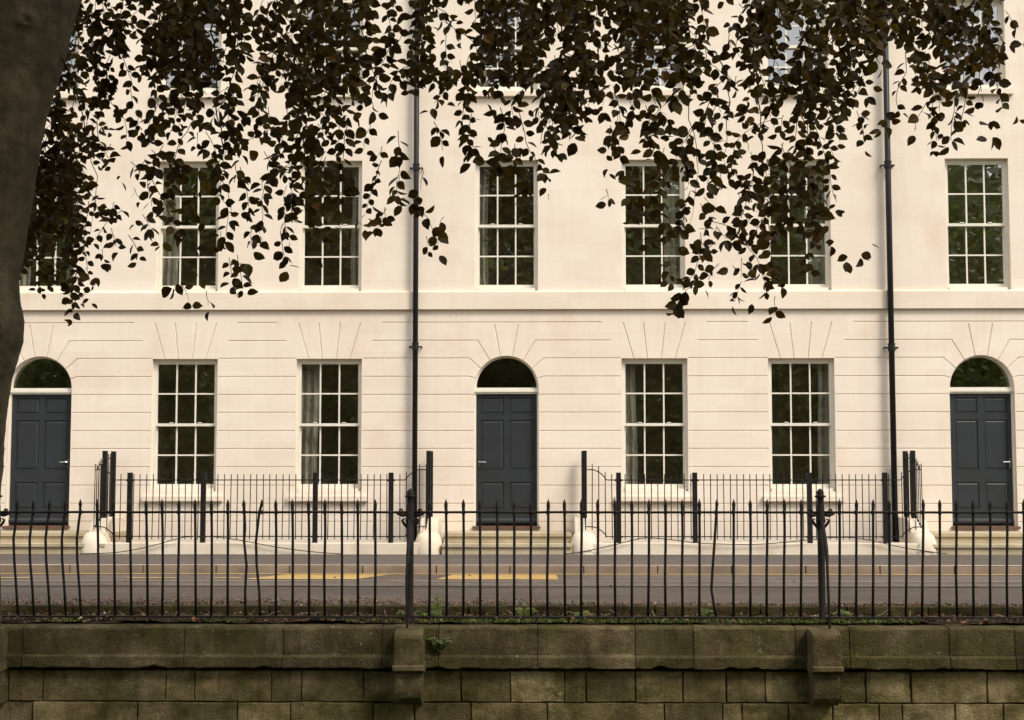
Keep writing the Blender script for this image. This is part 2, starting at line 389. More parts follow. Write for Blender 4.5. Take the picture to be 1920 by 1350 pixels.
def door(house, x, hand, seed):
    r = (FX(1010) - FX(889)) / 2; zs = FZ(727); zb = FZ(987)
    yo = YF + .09
    # door leaf with six panels
    hw = .462; k = (FX(1007) - FX(892)) / 115
    leaf = MB(); P = lambda px: x + (px - 949.5) * k
    zt = FZ(738); z_b = FZ(983)
    leaf.box(P(892), P(1007), yo + .045, yo + .07, z_b, zt)            # back board
    zr = [(739 - 1, 745), (775, 787), (881, 904), (955, 985)]
    for a, b in ((892, 901.5), (944.5, 955.5), (1000, 1007)): leaf.box(P(a), P(b), yo + .03, yo + .045, z_b, zt)
    for a, b in zr:
        for c, d in ((901.5, 944.5), (955.5, 1000)): leaf.box(P(c), P(d), yo + .03, yo + .045, FZ(b) if b < 985 else z_b, min(FZ(a), zt))
    for a, b in ((745, 775), (787, 881), (904, 955)):
        for c, d in ((901.5, 944.5), (955.5, 1000)):
            x0, x1, za, zc = P(c), P(d), FZ(b), FZ(a); i1, i2 = .018, .034; bi = len(leaf.v)
            for (i, y) in ((.004, yo + .044), (i1, yo + .0445), (i2, yo + .034)):
                leaf.v += [(x0 + i, y, za + i), (x1 - i, y, za + i), (x1 - i, y, zc - i), (x0 + i, y, zc - i)]
            for L in (0, 4):
                for j in range(4): jj = (j + 1) % 4; leaf.face(bi + L + j, bi + L + jj, bi + L + 4 + jj, bi + L + 4 + j)
            leaf.face(bi + 8, bi + 9, bi + 10, bi + 11)
    d = leaf.build('front_door', 'door', house)
    # weather bar across the foot
    MB().prismx([(yo + .03, FZ(972)), (yo - .005, FZ(976)), (yo - .005, FZ(980)), (yo + .03, FZ(981))], P(893), P(1006)).build('weather_bar', 'door', d)
    hx = P(897) if hand < 0 else P(1002); hz = FZ(866); s = 1 if hand < 0 else -1
    hm = MB().box(hx - .018, hx + .018, yo + .016, yo + .029, hz - .09, hz + .05)
    hm.tube([(hx, yo + .02, hz), (hx, yo - .02, hz), (hx + s * .02, yo - .03, hz), (hx + s * .115, yo - .03, hz - .003)], .009, 8)
    hm.build('door_handle', 'metal', d)
    fr_ = MB()
    fr_.box(x - r, x - r + .026, yo, yo + .09, zb, zs - .065); fr_.box(x + r - .026, x + r, yo, yo + .09, zb, zs - .065)
    fr_.box(x - r - .002, x + r + .002, yo - .03, yo + .09, zs - .062, zs - .028); fr_.box(x - r - .002, x + r + .002, yo - .015, yo + .09, zs - .028, zs + .006)
    fr_.box(x - r, x + r, yo - .008, yo + .09, zs - .088, zs - .0625)
    n_ = 28; bi = len(fr_.v); ri = r - .032
    for i in range(n_ + 1):
        a = math.pi * i / n_
        for (q_, y) in ((r, yo), (ri, yo), (ri, yo + .06), (r, yo + .06)): fr_.v.append((x + q_ * math.cos(a), y, zs + .006 + max(0, q_ * math.sin(a) - .006 * (q_ > ri))))
    for i in range(n_):
        for j in range(4): jj = (j + 1) % 4; fr_.face(bi + i * 4 + j, bi + i * 4 + jj, bi + i * 4 + 4 + jj, bi + i * 4 + 4 + j)
    fr_.build('door_frame', 'paint', house)
    gmb = MB(); gmb.v = [(x + (ri + .004) * math.cos(math.pi * i / n_), yo + .03, zs + .004 + (ri + .004) * math.sin(math.pi * i / n_)) for i in range(n_ + 1)]; gmb.face(*range(n_ + 1))
    fl = gmb.build('fanlight', 'glass', house)
    rr = MB(); h = r + .1; ya, yb = YF + .36, YF + 2.2
    rr.v = [(x - h, ya, zb), (x + h, ya, zb), (x + h, ya, zs + r + .1), (x - h, ya, zs + r + .1), (x - h, yb, zb), (x + h, yb, zb), (x + h, yb, zs + r + .1), (x - h, yb, zs + r + .1)]
    for f in ((0, 1, 5, 4), (1, 2, 6, 5), (2, 3, 7, 6), (3, 0, 4, 7), (4, 5, 6, 7)): rr.face(*f)
    rr.build('hallway', 'room', fl)
    MB().box(x - r - .02, x + r + .02, YF - .06, yo + .1, FZ(991), FZ(986.5)).build('threshold', 'timber', house, bevel=.004)
def groove(mb, p, q, w=.010, d=.016):
    (x0, z0), (x1, z1) = p, q; dx, dz = x1 - x0, z1 - z0; L = math.hypot(dx, dz); nx, nz_ = -dz / L * w, dx / L * w
    k = (d + .004) / d; b = len(mb.v)
    for (x, z) in ((x0, z0), (x1, z1)): mb.v += [(x + nx * k, YF - .004, z + nz_ * k), (x - nx * k, YF - .004, z - nz_ * k), (x, YF + d, z)]
    for f in ((0, 1, 2), (3, 5, 4), (0, 3, 4, 1), (1, 4, 5, 2), (2, 5, 3, 0)): mb.face(*[b + i for i in f])
ZTOP = 10.6
kpx = (FX(1010) - FX(910)) / 100            # metres per photo pixel on the fronts
def house(name_label, pa, pb, dpx, wins, hand, curt, seed, extl=0):
    xa, xb = FX(pa) - extl, FX(pb); h = tag(empty('terraced_house'), name_label, 'house', 'cream terraced houses of one row')
    dx = FX(dpx); wx = [FX(p) for p in wins]
    wall = MB().box(xa + .0015, xb - .0015, YF, YF + .34, -1.1, ZTOP).build('wall', 'wall', h)
    r = (FX(1010) - FX(889)) / 2; zs = FZ(727)
    c = MB()
    pts = [(dx - r, FZ(990.5)), (dx + r, FZ(990.5))] + [(dx + r * math.cos(math.pi * i / 28), zs + r * math.sin(math.pi * i / 28)) for i in range(29)]
    c.prism(pts, YF - .2, YF + .6)
    for x in wx: c.box(x - GH / 2, x + GH / 2, YF - .2, YF + .6, *ZG)
    for x in [dx] + wx:
        c.box(x - UH / 2, x + UH / 2, YF - .2, YF + .6, *Z1); c.box(x - UH / 2, x + UH / 2, YF - .2, YF + .6, *Z2)
    boolean(wall, c.build('cut', 'wall'))
    # rusticated grooves
    hor = MB(); dia = MB(); D = lambda px: dx + (px - 949.5) * kpx
    edges = [(x - GH / 2 - .012, x + GH / 2 + .012) for x in wx]
    def spans(z, lo, hi, blocks):
        cur = lo
        for a, b in sorted(blocks):
            if a > cur and a > lo: groove(hor, (cur, z), (min(a, hi), z))
            cur = max(cur, b)
        if cur < hi: groove(hor, (cur, z), (hi, z))
    lo, hi = xa + .003, xb - .003
    for py in (739.5, 773, 807.5, 841, 875.5, 910, 944, 978): spans(FZ(py), lo, hi, [(dx - r - .01, dx + r + .01)] + edges if py < 925 else [(dx - r - .01, dx + r + .01)])
    spans(FZ(705.5), lo, hi, [(D(880.6), D(1018.4))] + edges)
    spans(FZ(671.3), lo, hi, [(D(880), D(1019))] + [(a - .0, b + .0) for a, b in edges])
    left_lim = lo; 
    ws = [(x - 81 * kpx, x + 81 * kpx) for x in wx]; spans(FZ(638), lo, hi, [(D(896), D(1003))] + ws)
    ws = [(x - 99 * kpx, x + 99 * kpx) for x in wx]; spans(FZ(604), lo, hi, ws)
    boolean(wall, hor.build('cut', 'wall'))
    for s in (-1, 1):
        E = lambda o_: dx + s * o_ * kpx
        groove(dia, (E(10.8), FZ(671.5)), (E(22.3), FZ(608))); groove(dia, (E(29), FZ(679.5)), (E(53.8), FZ(638.3)))
        groove(dia, (E(46), FZ(693)), (E(69.8), FZ(671.6))); groove(dia, (E(55.5), FZ(710)), (E(69.2), FZ(705.7)))
    for x in wx:
        for o0, o1 in ((-38.5, -58.5), (-13.2, -20.3), (13.2, 20.3), (38.5, 58.5)): groove(dia, (x + o0 * kpx, FZ(672.5)), (x + o1 * kpx, FZ(604.5)))
    boolean(wall, dia.build('cut', 'wall'))
    # string course and top cornice
    MB().prismx([(YF - .055, FZ(580.3)), (YF - .055, FZ(548.5)), (YF - .045, FZ(546.2)), (YF + .001, FZ(545.2)), (YF + .001, FZ(579))], xa + .001, xb - .001).build('string_course', 'trim', h)
    MB().prismx([(YF - .05, ZTOP - .3), (YF - .3, ZTOP - .05), (YF - .3, ZTOP + .05), (YF + .34, ZTOP + .05), (YF + .34, ZTOP), (YF - .001, ZTOP - .0), (YF - .001, ZTOP - .3)], xa + .001, xb - .001).build('cornice', 'trim', h)
    MB().prismx([(YF + .1, ZTOP + .06), (YF + 4.5, ZTOP + 3), (YF + 9, ZTOP + .06)], xa + .001, xb - .001).build('roof', 'slate', h)
    MB().box(xa + .01, xb - .01, YF + 8.6, YF + 9, -1, ZTOP).build('rear_wall', 'wall', h)
    door(h, dx, hand, seed)
    for i, x in enumerate(wx):
        window(h, x, ZG, GH, seed + i, curt['g'][i], (GH + .22, FZ(940), FZ(930), .075))
        MB().box(x - GH / 2 + .002, x + GH / 2 - .002, YF + .03, YF + REV + .1, FZ(929.5), FZ(921.5)).build('sub_sill', 'paint', h)
    for i, x in enumerate([dx] + wx):
        window(h, x, Z1, UH, seed + 10 + i, curt['u'][i])
        window(h, x, Z2, UH, seed + 20 + i, curt['t'][i], (UH + .2, FZ(182), FZ(171.5), .07))
    # door steps between the cheek walls
    sa, sb = at(dpx - 124, 1010, YA).x + .02, at(dpx + 126, 1010, YA).x - .02
    sp = MB(); z1, z2 = ZP + .145, ZP + .29
    sp.box(sa, sb, YA + .03, YF - .002, ZP - .1, z1 - .05); sp.box(sa, sb, YA, YF - .002, z1 - .049, z1)
    sp.box(sa + .002, sb - .002, YA + .36, YF - .003, z1 + .001, z2 - .055); sp.box(sa + .001, sb - .001, YA + .33, YF - .004, z2 - .054, z2)
    sp.build('door_steps', 'step', h, bevel=.005)
    return h
C0 = {'g': [(), ()], 'u': [(), (), ()], 't': [(), (), ()]}
hA = house('cream house at the left, its dark door right beside the big tree trunk', -112, 779, 73, (345, 616), 1,
      {'g': [((.92, 1.0),), ((.02, .30),)], 'u': [((0, .2), (.8, 1)), ((.02, .28),), ((.80, 1),)], 't': [((0, .2),), (), ((.0, .2),)]}, 100, 3)
hB = house('cream house in the middle, between the two black downpipes', 779, 1672, 949.5, (1228, 1504), -1,
      {'g': [((0.02, .24),), ((.80, .99),)], 'u': [((.02, .20),), ((.70, 1),), ((.66, .95),)], 't': [((.02, .22),), ((.0, .25),), ()]}, 200)
hC = house('cream house at the right, past the second downpipe, window above the door mirrors green trees', 1672, 2560, 1843, (2121, 2397), 1,
      {'g': [((0.02, .24),), ((.80, .99),)], 'u': [((.0, .12),), ((.70, 1),), ((.66, .95),)], 't': [(), (), ()]}, 300)
def downpipe(h, px, r, collars):
    x = FX(px); y = YF - .105; p = MB()
    p.tube([(x, y, FZ(1014)), (x, y, ZTOP - .4)], r, 14)
    o = p.build('downpipe', 'pipe', h, True)
    for py in collars:
        z = FZ(py); c = MB()
        c.tube([(x, y, z - .05), (x, y, z + .05)], r + .010, 14); c.tube([(x, y, z + .052), (x, y, z + .062)], r + .016, 14)
        c.tube([(x, y, z - .03), (x, y, z - .02)], r + .016, 14)
        c.box(x - r - .06, x + r + .06, y + .01, y + .022, z - .012, z + .012)
        c.tube([(x - r - .05, y, z), (x - r - .05, YF, z)], .012, 8); c.tube([(x + r + .05, y, z), (x + r + .05, YF, z)], .012, 8)
        c.build('pipe_collar', 'pipe', o)
    return o
downpipe(hA, 779, .041, (317, 651, -20)); o = downpipe(hB, 1671.5, .045, (315, 654, -30))
x = FX(1676); MB().tube([(x, YF - .105, FZ(992)), (x, YF - .105, FZ(1000))], .062, 14).tube([(x, YF - .105, FZ(1000)), (x, YF - .105, FZ(1030))], .055, 14).build('pipe_shoe', 'pipe', o)
MB().box(x + .06, x + .10, YF - .12, YF, FZ(1020), FZ(990)).build('pipe_bracket', 'pipegrey', o)

# ------------------------------------------------------------------ low area walls with rounded ends
def area_wall(pxa, pxb, label):
    w = tag(empty('low_wall'), label, 'wall', 'low rendered walls along the light wells')
    xa, xb = at(pxa, 1010, YA + .1).x, at(pxb, 1010, YA + .1).x
    body = MB(); k = 24; b = 0
    body.box(xa + .1, xb - .1, YA + .012, YA + .4, ZP - .1, ZP + .155)
    body.build('wall_body', 'plinth', w, bevel=.014)
    for s, x in ((-1, xa), (1, xb)):
        # rounded nose: a half dome, rising into the cheek beside the steps
        d = MB(); nu, nv = 20, 12; hw, L, H = .205, .30, .36
        for j in range(nv + 1):
            t = j / nv * math.pi / 2
            for i in range(nu):
                a = 2 * math.pi * i / nu; ca, sa_ = math.cos(a), math.sin(a)
                e = .72; rx = hw * math.copysign(abs(ca) ** e, ca); ry = L * math.copysign(abs(sa_) ** e, sa_)
                zz = ZP - .05 + (H + .0) * (math.sin(t) ** .9); k_ = max(0, math.cos(t)) ** .42
                d.v.append((x + rx * k_, YA + .27 + ry * k_, zz))
        for j in range(nv):
            for i in range(nu): ii = (i + 1) % nu; d.face(j * nu + i, j * nu + ii, (j + 1) * nu + ii, (j + 1) * nu + i)
        d.build('rounded_end', 'plinth', w, True)
        prof = [(YF - .003, -.9), (YF - .003, .60), (YA + .62, .60)]
        for i in range(1, 9):
            a = i / 8 * math.pi / 2; prof.append((YA + .62 - .34 * math.sin(a), .60 - .34 * (1 - math.cos(a))))
        prof += [(YA + .28, ZP - .1), (YA + .5, ZP - .1), (YA + .5, -.9)]
        MB().prismx(prof, x - .13, x + .13).build('cheek', 'plinth', w, bevel=.012)
    return w, xa, xb
wA, xa1, xb1 = area_wall(175, 802, 'low cream wall on the pavement under the left pair of windows')
wB, xa2, xb2 = area_wall(1096, 1733, 'low cream wall on the pavement under the middle house windows')

def area_railing(xa, xb, posts, label, seed):
    g = tag(empty('area_railing'), label, 'railing', 'thin black railings round the light wells')
    y = YA + .12; zt, zb = at(960, 900, y).z, at(960, 1006, y).z; r = random.Random(seed)
    zc_t, zc_b = 1.30, .485; rise = zc_t - zt
    def lift(x):
        d = min(x - xa, xb - x)
        if d > .30: return 0
        if d < .08: return 1
        t = (.30 - d) / .22; return math.sin(t * math.pi / 2) ** .8
    px_posts = [at(p, 950, y).x for p in posts]
    for p in px_posts:
        q = MB().box(p - .034, p + .034, y - .034, y + .034, ZP + .10, at(960, 886, y).z)
        q.tube([(p - .062, y, zt - .003), (p - .048, y, zt - .003), (p + .048, y, zt - .003), (p + .062, y, zt - .003)], [.006, .017, .017, .006], 8)
        q.tube([(p - .062, y, zb - .003), (p - .048, y, zb - .003), (p + .048, y, zb - .003), (p + .062, y, zb - .003)], [.006, .015, .015, .006], 8)
        q.build('post', 'iron', g, bevel=.003)
    for nm, z, dz in (('top_rail', zt, rise), ('bottom_rail', zb, zc_b - zb)):
        n_ = 90; pts = [(xa + (xb - xa) * i / n_, y, z + dz * lift(xa + (xb - xa) * i / n_)) for i in range(n_ + 1)]
        # finer points in the curved ends
        pts = []
        for i in range(13): xx = xa + .36 * i / 12; pts.append((xx, y, z + dz * lift(xx)))
        for i in range(13): xx = xb - .36 + .36 * i / 12; pts.append((xx, y, z + dz * lift(xx)))
        MB().tube(pts, .0075, 6).build(nm, 'iron', g)
    n_ = round((xb - xa) / .0935); ends = []
    for i in range(n_ + 1):
        xx = xa + (xb - xa) * i / n_
        if any(abs(xx - p) < .05 for p in px_posts): continue
        L = lift(xx); q = MB(); t = r.uniform(-.004, .004)
        q.tube([(xx - t, y, zb - .045 + (zc_b - zb) * L), (xx + t, y, zt + .085 + rise * L)], .0066, 6)
        q.build('bar', 'iron', g)
    # returns beside the steps, climbing toward the house
    for xx in (xa, xb):
        yp1, yp2 = YA + .60, YF - .16; ztop = 1.47; zbr = .60
        for yy in (yp1, yp2):
            MB().box(xx - .033, xx + .033, yy - .033, yy + .033, .58, 1.58).build('post', 'iron', g, bevel=.003)
        MB().tube([(xx, y, zc_t), (xx, y + .08, zc_t), (xx, y + .28, zc_t + .10), (xx, yp1 - .04, ztop), (xx, yp2, ztop)], .0075, 6).build('top_rail', 'iron', g)
        MB().tube([(xx, y, zc_b), (xx, y + .12, zc_b + .02), (xx, yp1 - .1, zbr + .05), (xx, yp2, zbr + .06)], .0075, 6).build('bottom_rail', 'iron', g)
        for k in range(1, 10):
            yy = y + k * .0935
            if abs(yy - yp1) < .05 or yy > yp2 - .05: continue
            f = min(1, max(0, (yy - y - .08) / (yp1 - y - .12))); zz0 = zc_b + (zbr + .05 - zc_b) * f
            MB().tube([(xx, yy, zz0 - .03), (xx, yy, zc_t + (ztop - zc_t) * f + .07)], .0066, 6).build('bar', 'iron', g)
    return g
area_railing(at(178, 900, YA + .12).x, at(799, 900, YA + .12).x, (243, 381, 591, 733), 'thin black railing in front of the left pair of ground floor windows', 5)
area_railing(at(1098, 900, YA + .12).x, at(1728, 900, YA + .12).x, (1160, 1303, 1518, 1660), 'thin black railing in front of the middle house ground floor windows', 6)

def cable(pts, label):
    P = [Vector(p) for p in pts]; out = []
    for i in range(len(P) - 1):
        p0, p1, p2, p3 = P[max(i - 1, 0)], P[i], P[i + 1], P[min(i + 2, len(P) - 1)]
        for k in range(8):
            t = k / 8; out.append(.5 * ((2 * p1) + (p2 - p0) * t + (2 * p0 - 5 * p1 + 4 * p2 - p3) * t * t + (3 * p1 - p0 - 3 * p2 + p3) * t ** 3))
    out.append(P[-1])
    tag(MB().tube(out, .006, 6).build('cable', 'cable'), label, 'cable', 'thin cables slung along the low walls')
YC = YA - .03
cable([at(a, b, YC) for a, b in ((150, 1038.5), (215, 1036), (270, 1027), (330, 1011), (355, 1006.5), (400, 1006.5), (450, 1013), (520, 1026), (590, 1035), (640, 1038.5))],
      'thin dark cable hung over the left low wall')
cable([at(a, b, YC) for a, b in ((1060, 1039), (1100, 1033), (1150, 1022), (1190, 1012), (1215, 1008.5), (1260, 1012), (1310, 1018), (1380, 1020.5), (1440, 1019.5), (1500, 1014), (1570, 1007.5),
       (1620, 1011), (1690, 1026), (1740, 1034), (1775, 1038.5))], 'thin dark cable hung over the middle low wall')

# ------------------------------------------------------------------ retaining wall with coping, corbels, litter bed
YW = 13.0; YCP = 12.95
WZ = lambda py: at(960, py, YW).z
WXp = lambda px: at(px, 1280, YW).x
rw = tag(empty('retaining_wall'), 'old mossy stone block wall with heavy coping below the spiked railings', 'wall')
br = random.Random(11)
st(MB().box(-45, 45, YW + .25, YN + .02, -1.5, -.20).build('verge_bank', 'soil'))
MB().box(-14, 14, YW + .05, YW + .26, ZPARK - .1, -.16).build('wall_core', 'joint', rw)
def stone(mb, x0, x1, z0, z1, y0, y1, rough=.006, seg=None):
    """a worn block: rounded edges, slightly uneven face"""
    nx = max(3, int((x1 - x0) / .05)); nz_ = max(3, int((z1 - z0) / .05)); b = len(mb.v); r0 = .007
    off = br.uniform(0, 50)
    us = [0, .3 * r0 / (x1 - x0), r0 / (x1 - x0)] + [i / nx for i in range(1, nx)] + [1 - r0 / (x1 - x0), 1 - .3 * r0 / (x1 - x0), 1]
    vs = [0, .3 * r0 / (z1 - z0), r0 / (z1 - z0)] + [i / nz_ for i in range(1, nz_)] + [1 - r0 / (z1 - z0), 1 - .3 * r0 / (z1 - z0), 1]
    tb = br.uniform(-.006, .006)
    for j, v in enumerate(vs):
        for i, u in enumerate(us):
            e = min(u * (x1 - x0), (1 - u) * (x1 - x0), v * (z1 - z0), (1 - v) * (z1 - z0))
            edge = max(0, 1 - e / r0); dep = edge ** 2 * .014
            x = x0 + (x1 - x0) * u; z = z0 + (z1 - z0) * v
            nn = noise.noise(Vector((x * 5, off, z * 5))) * rough * 1.2 + noise.noise(Vector((x * 17, off, z * 17))) * rough * .7
            je = noise.noise(Vector((x * 9, off + 9, z * 9))) * .006 * (1 if e < .03 else 0)
            chip = max(0, noise.noise(Vector((x * 8, off + 3, z * 8))) - .22) * .05 * max(0, 1 - e / .03)
            mb.v.append((x + (je if 0 < u < 1 else je * .5), y0 + dep + nn + tb + chip, z + je))
    n1 = len(us)
    for j in range(len(vs) - 1):
        for i in range(n1 - 1): mb.face(b + j * n1 + i, b + j * n1 + i + 1, b + (j + 1) * n1 + i + 1, b + (j + 1) * n1 + i)
    # returns to the core
    rim = [b + i for i in range(n1)] + [b + j * n1 + n1 - 1 for j in range(1, len(vs))] + [b + (len(vs) - 1) * n1 + i for i in range(n1 - 2, -1, -1)] + [b + j * n1 for j in range(len(vs) - 2, 0, -1)]
    c = len(mb.v)
    for k in rim: vx, vy, vz = mb.v[k]; mb.v.append((vx, y1, vz))
    m_ = len(rim)
    for k in range(m_): kk = (k + 1) % m_; mb.face(rim[k], c + k, c + kk, rim[kk])
def course(za, zb, joints, y0, gap=.007, ext=True, rough=.006):
    js = sorted(WXp(p) for p in joints)
    while js[0] > -9: js.insert(0, js[0] - br.uniform(.35, .9))
    while js[-1] < 9: js.append(js[-1] + br.uniform(.35, .9))
    mb = MB()
    for a, b in zip(js, js[1:]):
        mb.cur = br.choice((.95, 1.15, 1.3, 1.5, 1.75, 2.1)) * br.uniform(.92, 1.08)
        g_ = gap * br.uniform(.5, 1.3)
        stone(mb, a + g_ / 2, b - g_ / 2, za + gap * br.uniform(.2, .9), zb - gap * br.uniform(.2, .9), y0, YW + .06, rough)
    return mb
course(WZ(1317.5), WZ(1257), (15, 80, 310, 365, 509, 565, 682, 745, 787, 864, 957, 1058, 1098, 1191, 1280, 1362, 1435, 1527, 1575, 1623, 1708, 1851), YW).build('upper_course', 'old_stone', rw, True)
course(WZ(1384), WZ(1317.5), (62, 258, 445, 545, 700, 777, 883, 1026, 1245, 1354, 1391, 1478, 1560, 1647, 1690, 1789, 1880), YW - .004).build('middle_course', 'old_stone', rw, True)
course(WZ(1450), WZ(1384), (20, 180, 300, 470, 610, 800, 950, 1100, 1300, 1500, 1600, 1800), YW).build('lower_course', 'old_stone', rw, True)
course(ZPARK - .05, WZ(1450), (100, 280, 420, 600, 750, 900, 1200, 1400, 1700), YW - .003).build('bottom_course', 'old_stone', rw, True)
# coping stones: sloping top, tall face, torn ledge below
cj = sorted(at(p, 1200, YCP).x for p in (43, 345, 531, 716, 822, 1008, 1191, 1300, 1491, 1593, 1780, 1903))
while cj[0] > -9: cj.insert(0, cj[0] - br.uniform(.6, 1.4))
while cj[-1] < 9: cj.append(cj[-1] + br.uniform(.6, 1.4))
cp = MB(); zt_ = at(960, 1177, YCP).z; zf = at(960, 1229, YCP).z; zl = at(960, 1252.5, YCP).z
for a, b in zip(cj, cj[1:]):
    cp.cur = br.choice((.48, .56, .64, .74, .86)) * br.uniform(.95, 1.05); off = br.uniform(0, 99); n_ = max(4, int((b - a) / .04)); dy = br.uniform(-.006, .006)
    prof = [(YCP + .38, zt_ + .0), (YCP + .34, zt_ + .016), (YCP + .20, zt_ + .016), (YCP + .035, zt_ + .008), (YCP + .016, zt_ + .001), (YCP + .004, zt_ - .010), (YCP, zt_ - .022), (YCP + .004, (zt_ + zf) / 2),
            (YCP, zf + .012), (YCP - .002, zf + .004), (YCP - .020, zf - .006), (YCP - .030, zf - .016), (YCP - .030, zl + .012), (YCP - .026, zl + .001), (YCP - .020, zl), (YCP + .10, zl), (YCP + .10, zl - .01)]
    bi = len(cp.v); m_ = len(prof)
    US = [0, .0015 / (b - a), .005 / (b - a)] + [i / n_ for i in range(1, n_)] + [1 - .005 / (b - a), 1 - .0015 / (b - a), 1]; n_ = len(US) - 1
    for i in range(n_ + 1):
        x = a + .002 + (b - a - .004) * US[i]; e = min(i, n_ - i); ed = .007 if e == 0 else (.0025 if e == 1 else 0)
        for k, (y, z) in enumerate(prof):
            nn = noise.noise(Vector((x * 6, off, k * .6))) * .009 + noise.noise(Vector((x * 22, off, k * .9))) * .004
            lo_ = 0
            if k in (12, 13, 14, 15): lo_ = max(0, noise.noise(Vector((x * 5.3, 4, 0))) - .18) * .07 + noise.noise(Vector((x * 15, 3, off))) * .007 + max(0, noise.noise(Vector((x * 11, 8, off))) - .3) * .05
            cp.v.append((x, y + nn + ed * (1 if 2 < k < 13 else 0) + dy, z + lo_ + nn * .6 - ed * (.8 if k < 5 else 0)))
    for i in range(n_):
        for k in range(m_ - 1): cp.face(bi + i * m_ + k, bi + i * m_ + k + 1, bi + (i + 1) * m_ + k + 1, bi + (i + 1) * m_ + k)
    cp.f.append(tuple(bi + k for k in range(m_))); cp.t.append(cp.cur); cp.f.append(tuple(bi + n_ * m_ + k for k in range(m_))); cp.t.append(cp.cur)
cp.build('coping', 'old_stone', rw, True)
# corbel stones carrying the railing stays
def corbel(pxc):
    x = at(pxc, 1220, 12.66).x; z = lambda py: at(960, py, 12.66).z; hw = .118; off = br.uniform(0, 50)
    q = MB(); q.cur = .82
    def slab(pr, hw_):
        nx = 8; bi = len(q.v); m_ = len(pr)
        for i in range(nx + 1):
            u = i / nx; xx = x - hw_ + 2 * hw_ * u; ed = .008 if i in (0, nx) else 0
            for k, (y, zz) in enumerate(pr):
                nn = noise.noise(Vector((xx * 9, off, zz * 9))) * .008 + noise.noise(Vector((xx * 25, off, zz * 25))) * .004
                q.v.append((xx + nn * .5, y + nn + ed, zz + nn * .5 - ed * .6))
        for i in range(nx):
            for k in range(m_): kk = (k + 1) % m_; q.face(bi + i * m_ + k, bi + i * m_ + kk, bi + (i + 1) * m_ + kk, bi + (i + 1) * m_ + k)
        q.face(*range(bi, bi + m_)); q.face(*range(bi + nx * m_, bi + nx * m_ + m_))
    def dens(p, step=.03):
        o = []
        for (a, b) in zip(p, p[1:] + p[:1]):
            L = math.hypot(a[0] - b[0], a[1] - b[1]); k = max(1, int(L / step))
            o += [(a[0] + (b[0] - a[0]) * i / k, a[1] + (b[1] - a[1]) * i / k) for i in range(k)]
        return o
    slab(dens([(13.2, z(1180)), (12.80, z(1184)), (12.71, z(1187)), (12.67, z(1191)), (12.655, z(1198)), (12.66, z(1247)), (13.2, z(1247))]), hw)
    q.cur = .95
    slab(dens([(13.1, z(1247)), (12.67, z(1247)), (12.635, z(1250)), (12.635, z(1257)), (12.66, z(1260)), (12.72, z(1263)), (13.1, z(1263))]), hw + .012)
    q.cur = .72
    slab(dens([(13.1, z(1263)), (12.71, z(1263)), (12.705, z(1274)), (12.69, z(1275)), (12.69, z(1295)), (12.71, z(1310)), (12.76, z(1321)), (12.84, z(1327)), (13.1, z(1328))]), hw - .008)
    q.build('corbel', 'old_stone', rw, True)
for p in (-36, 765, 1552, 2339): corbel(p)
# far-side stone edging between road and litter bed
ej = -9.0; ed_ = MB(); 
while ej < 9:
    L = br.uniform(.7, 1.1); ed_.cur = br.uniform(.30, .5); stone(ed_, ej + .004, ej + L - .004, -.13, .012, YN - .06, YN + .05, .01); ej += L
ed_.cur = .5; ed_.box(-9, 9, YN - .045, YN + .049, -.02, .010)
st(ed_.build('road_edging', 'old_stone', None, False))
# bed surface
bd = MB(); nx = 260; ny = 8
for j in range(ny + 1):
    for i in range(nx + 1):
        x = -9 + 18 * i / nx; y = YCP + .14 + (YN - .05 - YCP - .14) * j / ny
        bd.v.append((x, y, zt_ + .030 + .025 * noise.noise(Vector((x * 4, y * 6, 0))) + .012 * noise.noise(Vector((x * 17, y * 17, 3)))))
for j in range(ny):
    for i in range(nx): a = j * (nx + 1) + i; bd.face(a, a + 1, a + nx + 2, a + nx + 1)
st(bd.build('verge', 'soil', None, True))

# ------------------------------------------------------------------ old spiked railings
rl = tag(empty('spiked_railing'), 'black spiked iron railing with rust standing on the mossy stone wall', 'railing')
RXp = lambda px, py=1050: at(px, py, YR)
zsp = at(960, 937, YR).z; ztr = at(960, 960.5, YR).z; zbr = at(960, 1156, YR).z
rr_ = random.Random(21)
posts = (-9, 769, 1540)
bars = [32.5, 62.5, 92.5, 122.5, 151, 182.5, 212.5, 243, 274, 304.5, 335, 366, 396.5, 427, 457.5, 489, 518, 549, 579, 609, 641, 671, 703,
        805, 837, 869, 900, 932, 963.5, 995, 1027, 1059, 1090, 1121, 1153, 1185, 1216, 1248, 1279.5, 1311.5, 1343, 1375, 1407, 1438, 1470.5, 1502,
        1574, 1605, 1636.5, 1667.5, 1699, 1730, 1762, 1793.5, 1825, 1856.5, 1888, 1919.5, 1951, 1983, 2014, 2046, 2078, 2110]
bars = [-167, -136, -104, -72, -40] + bars
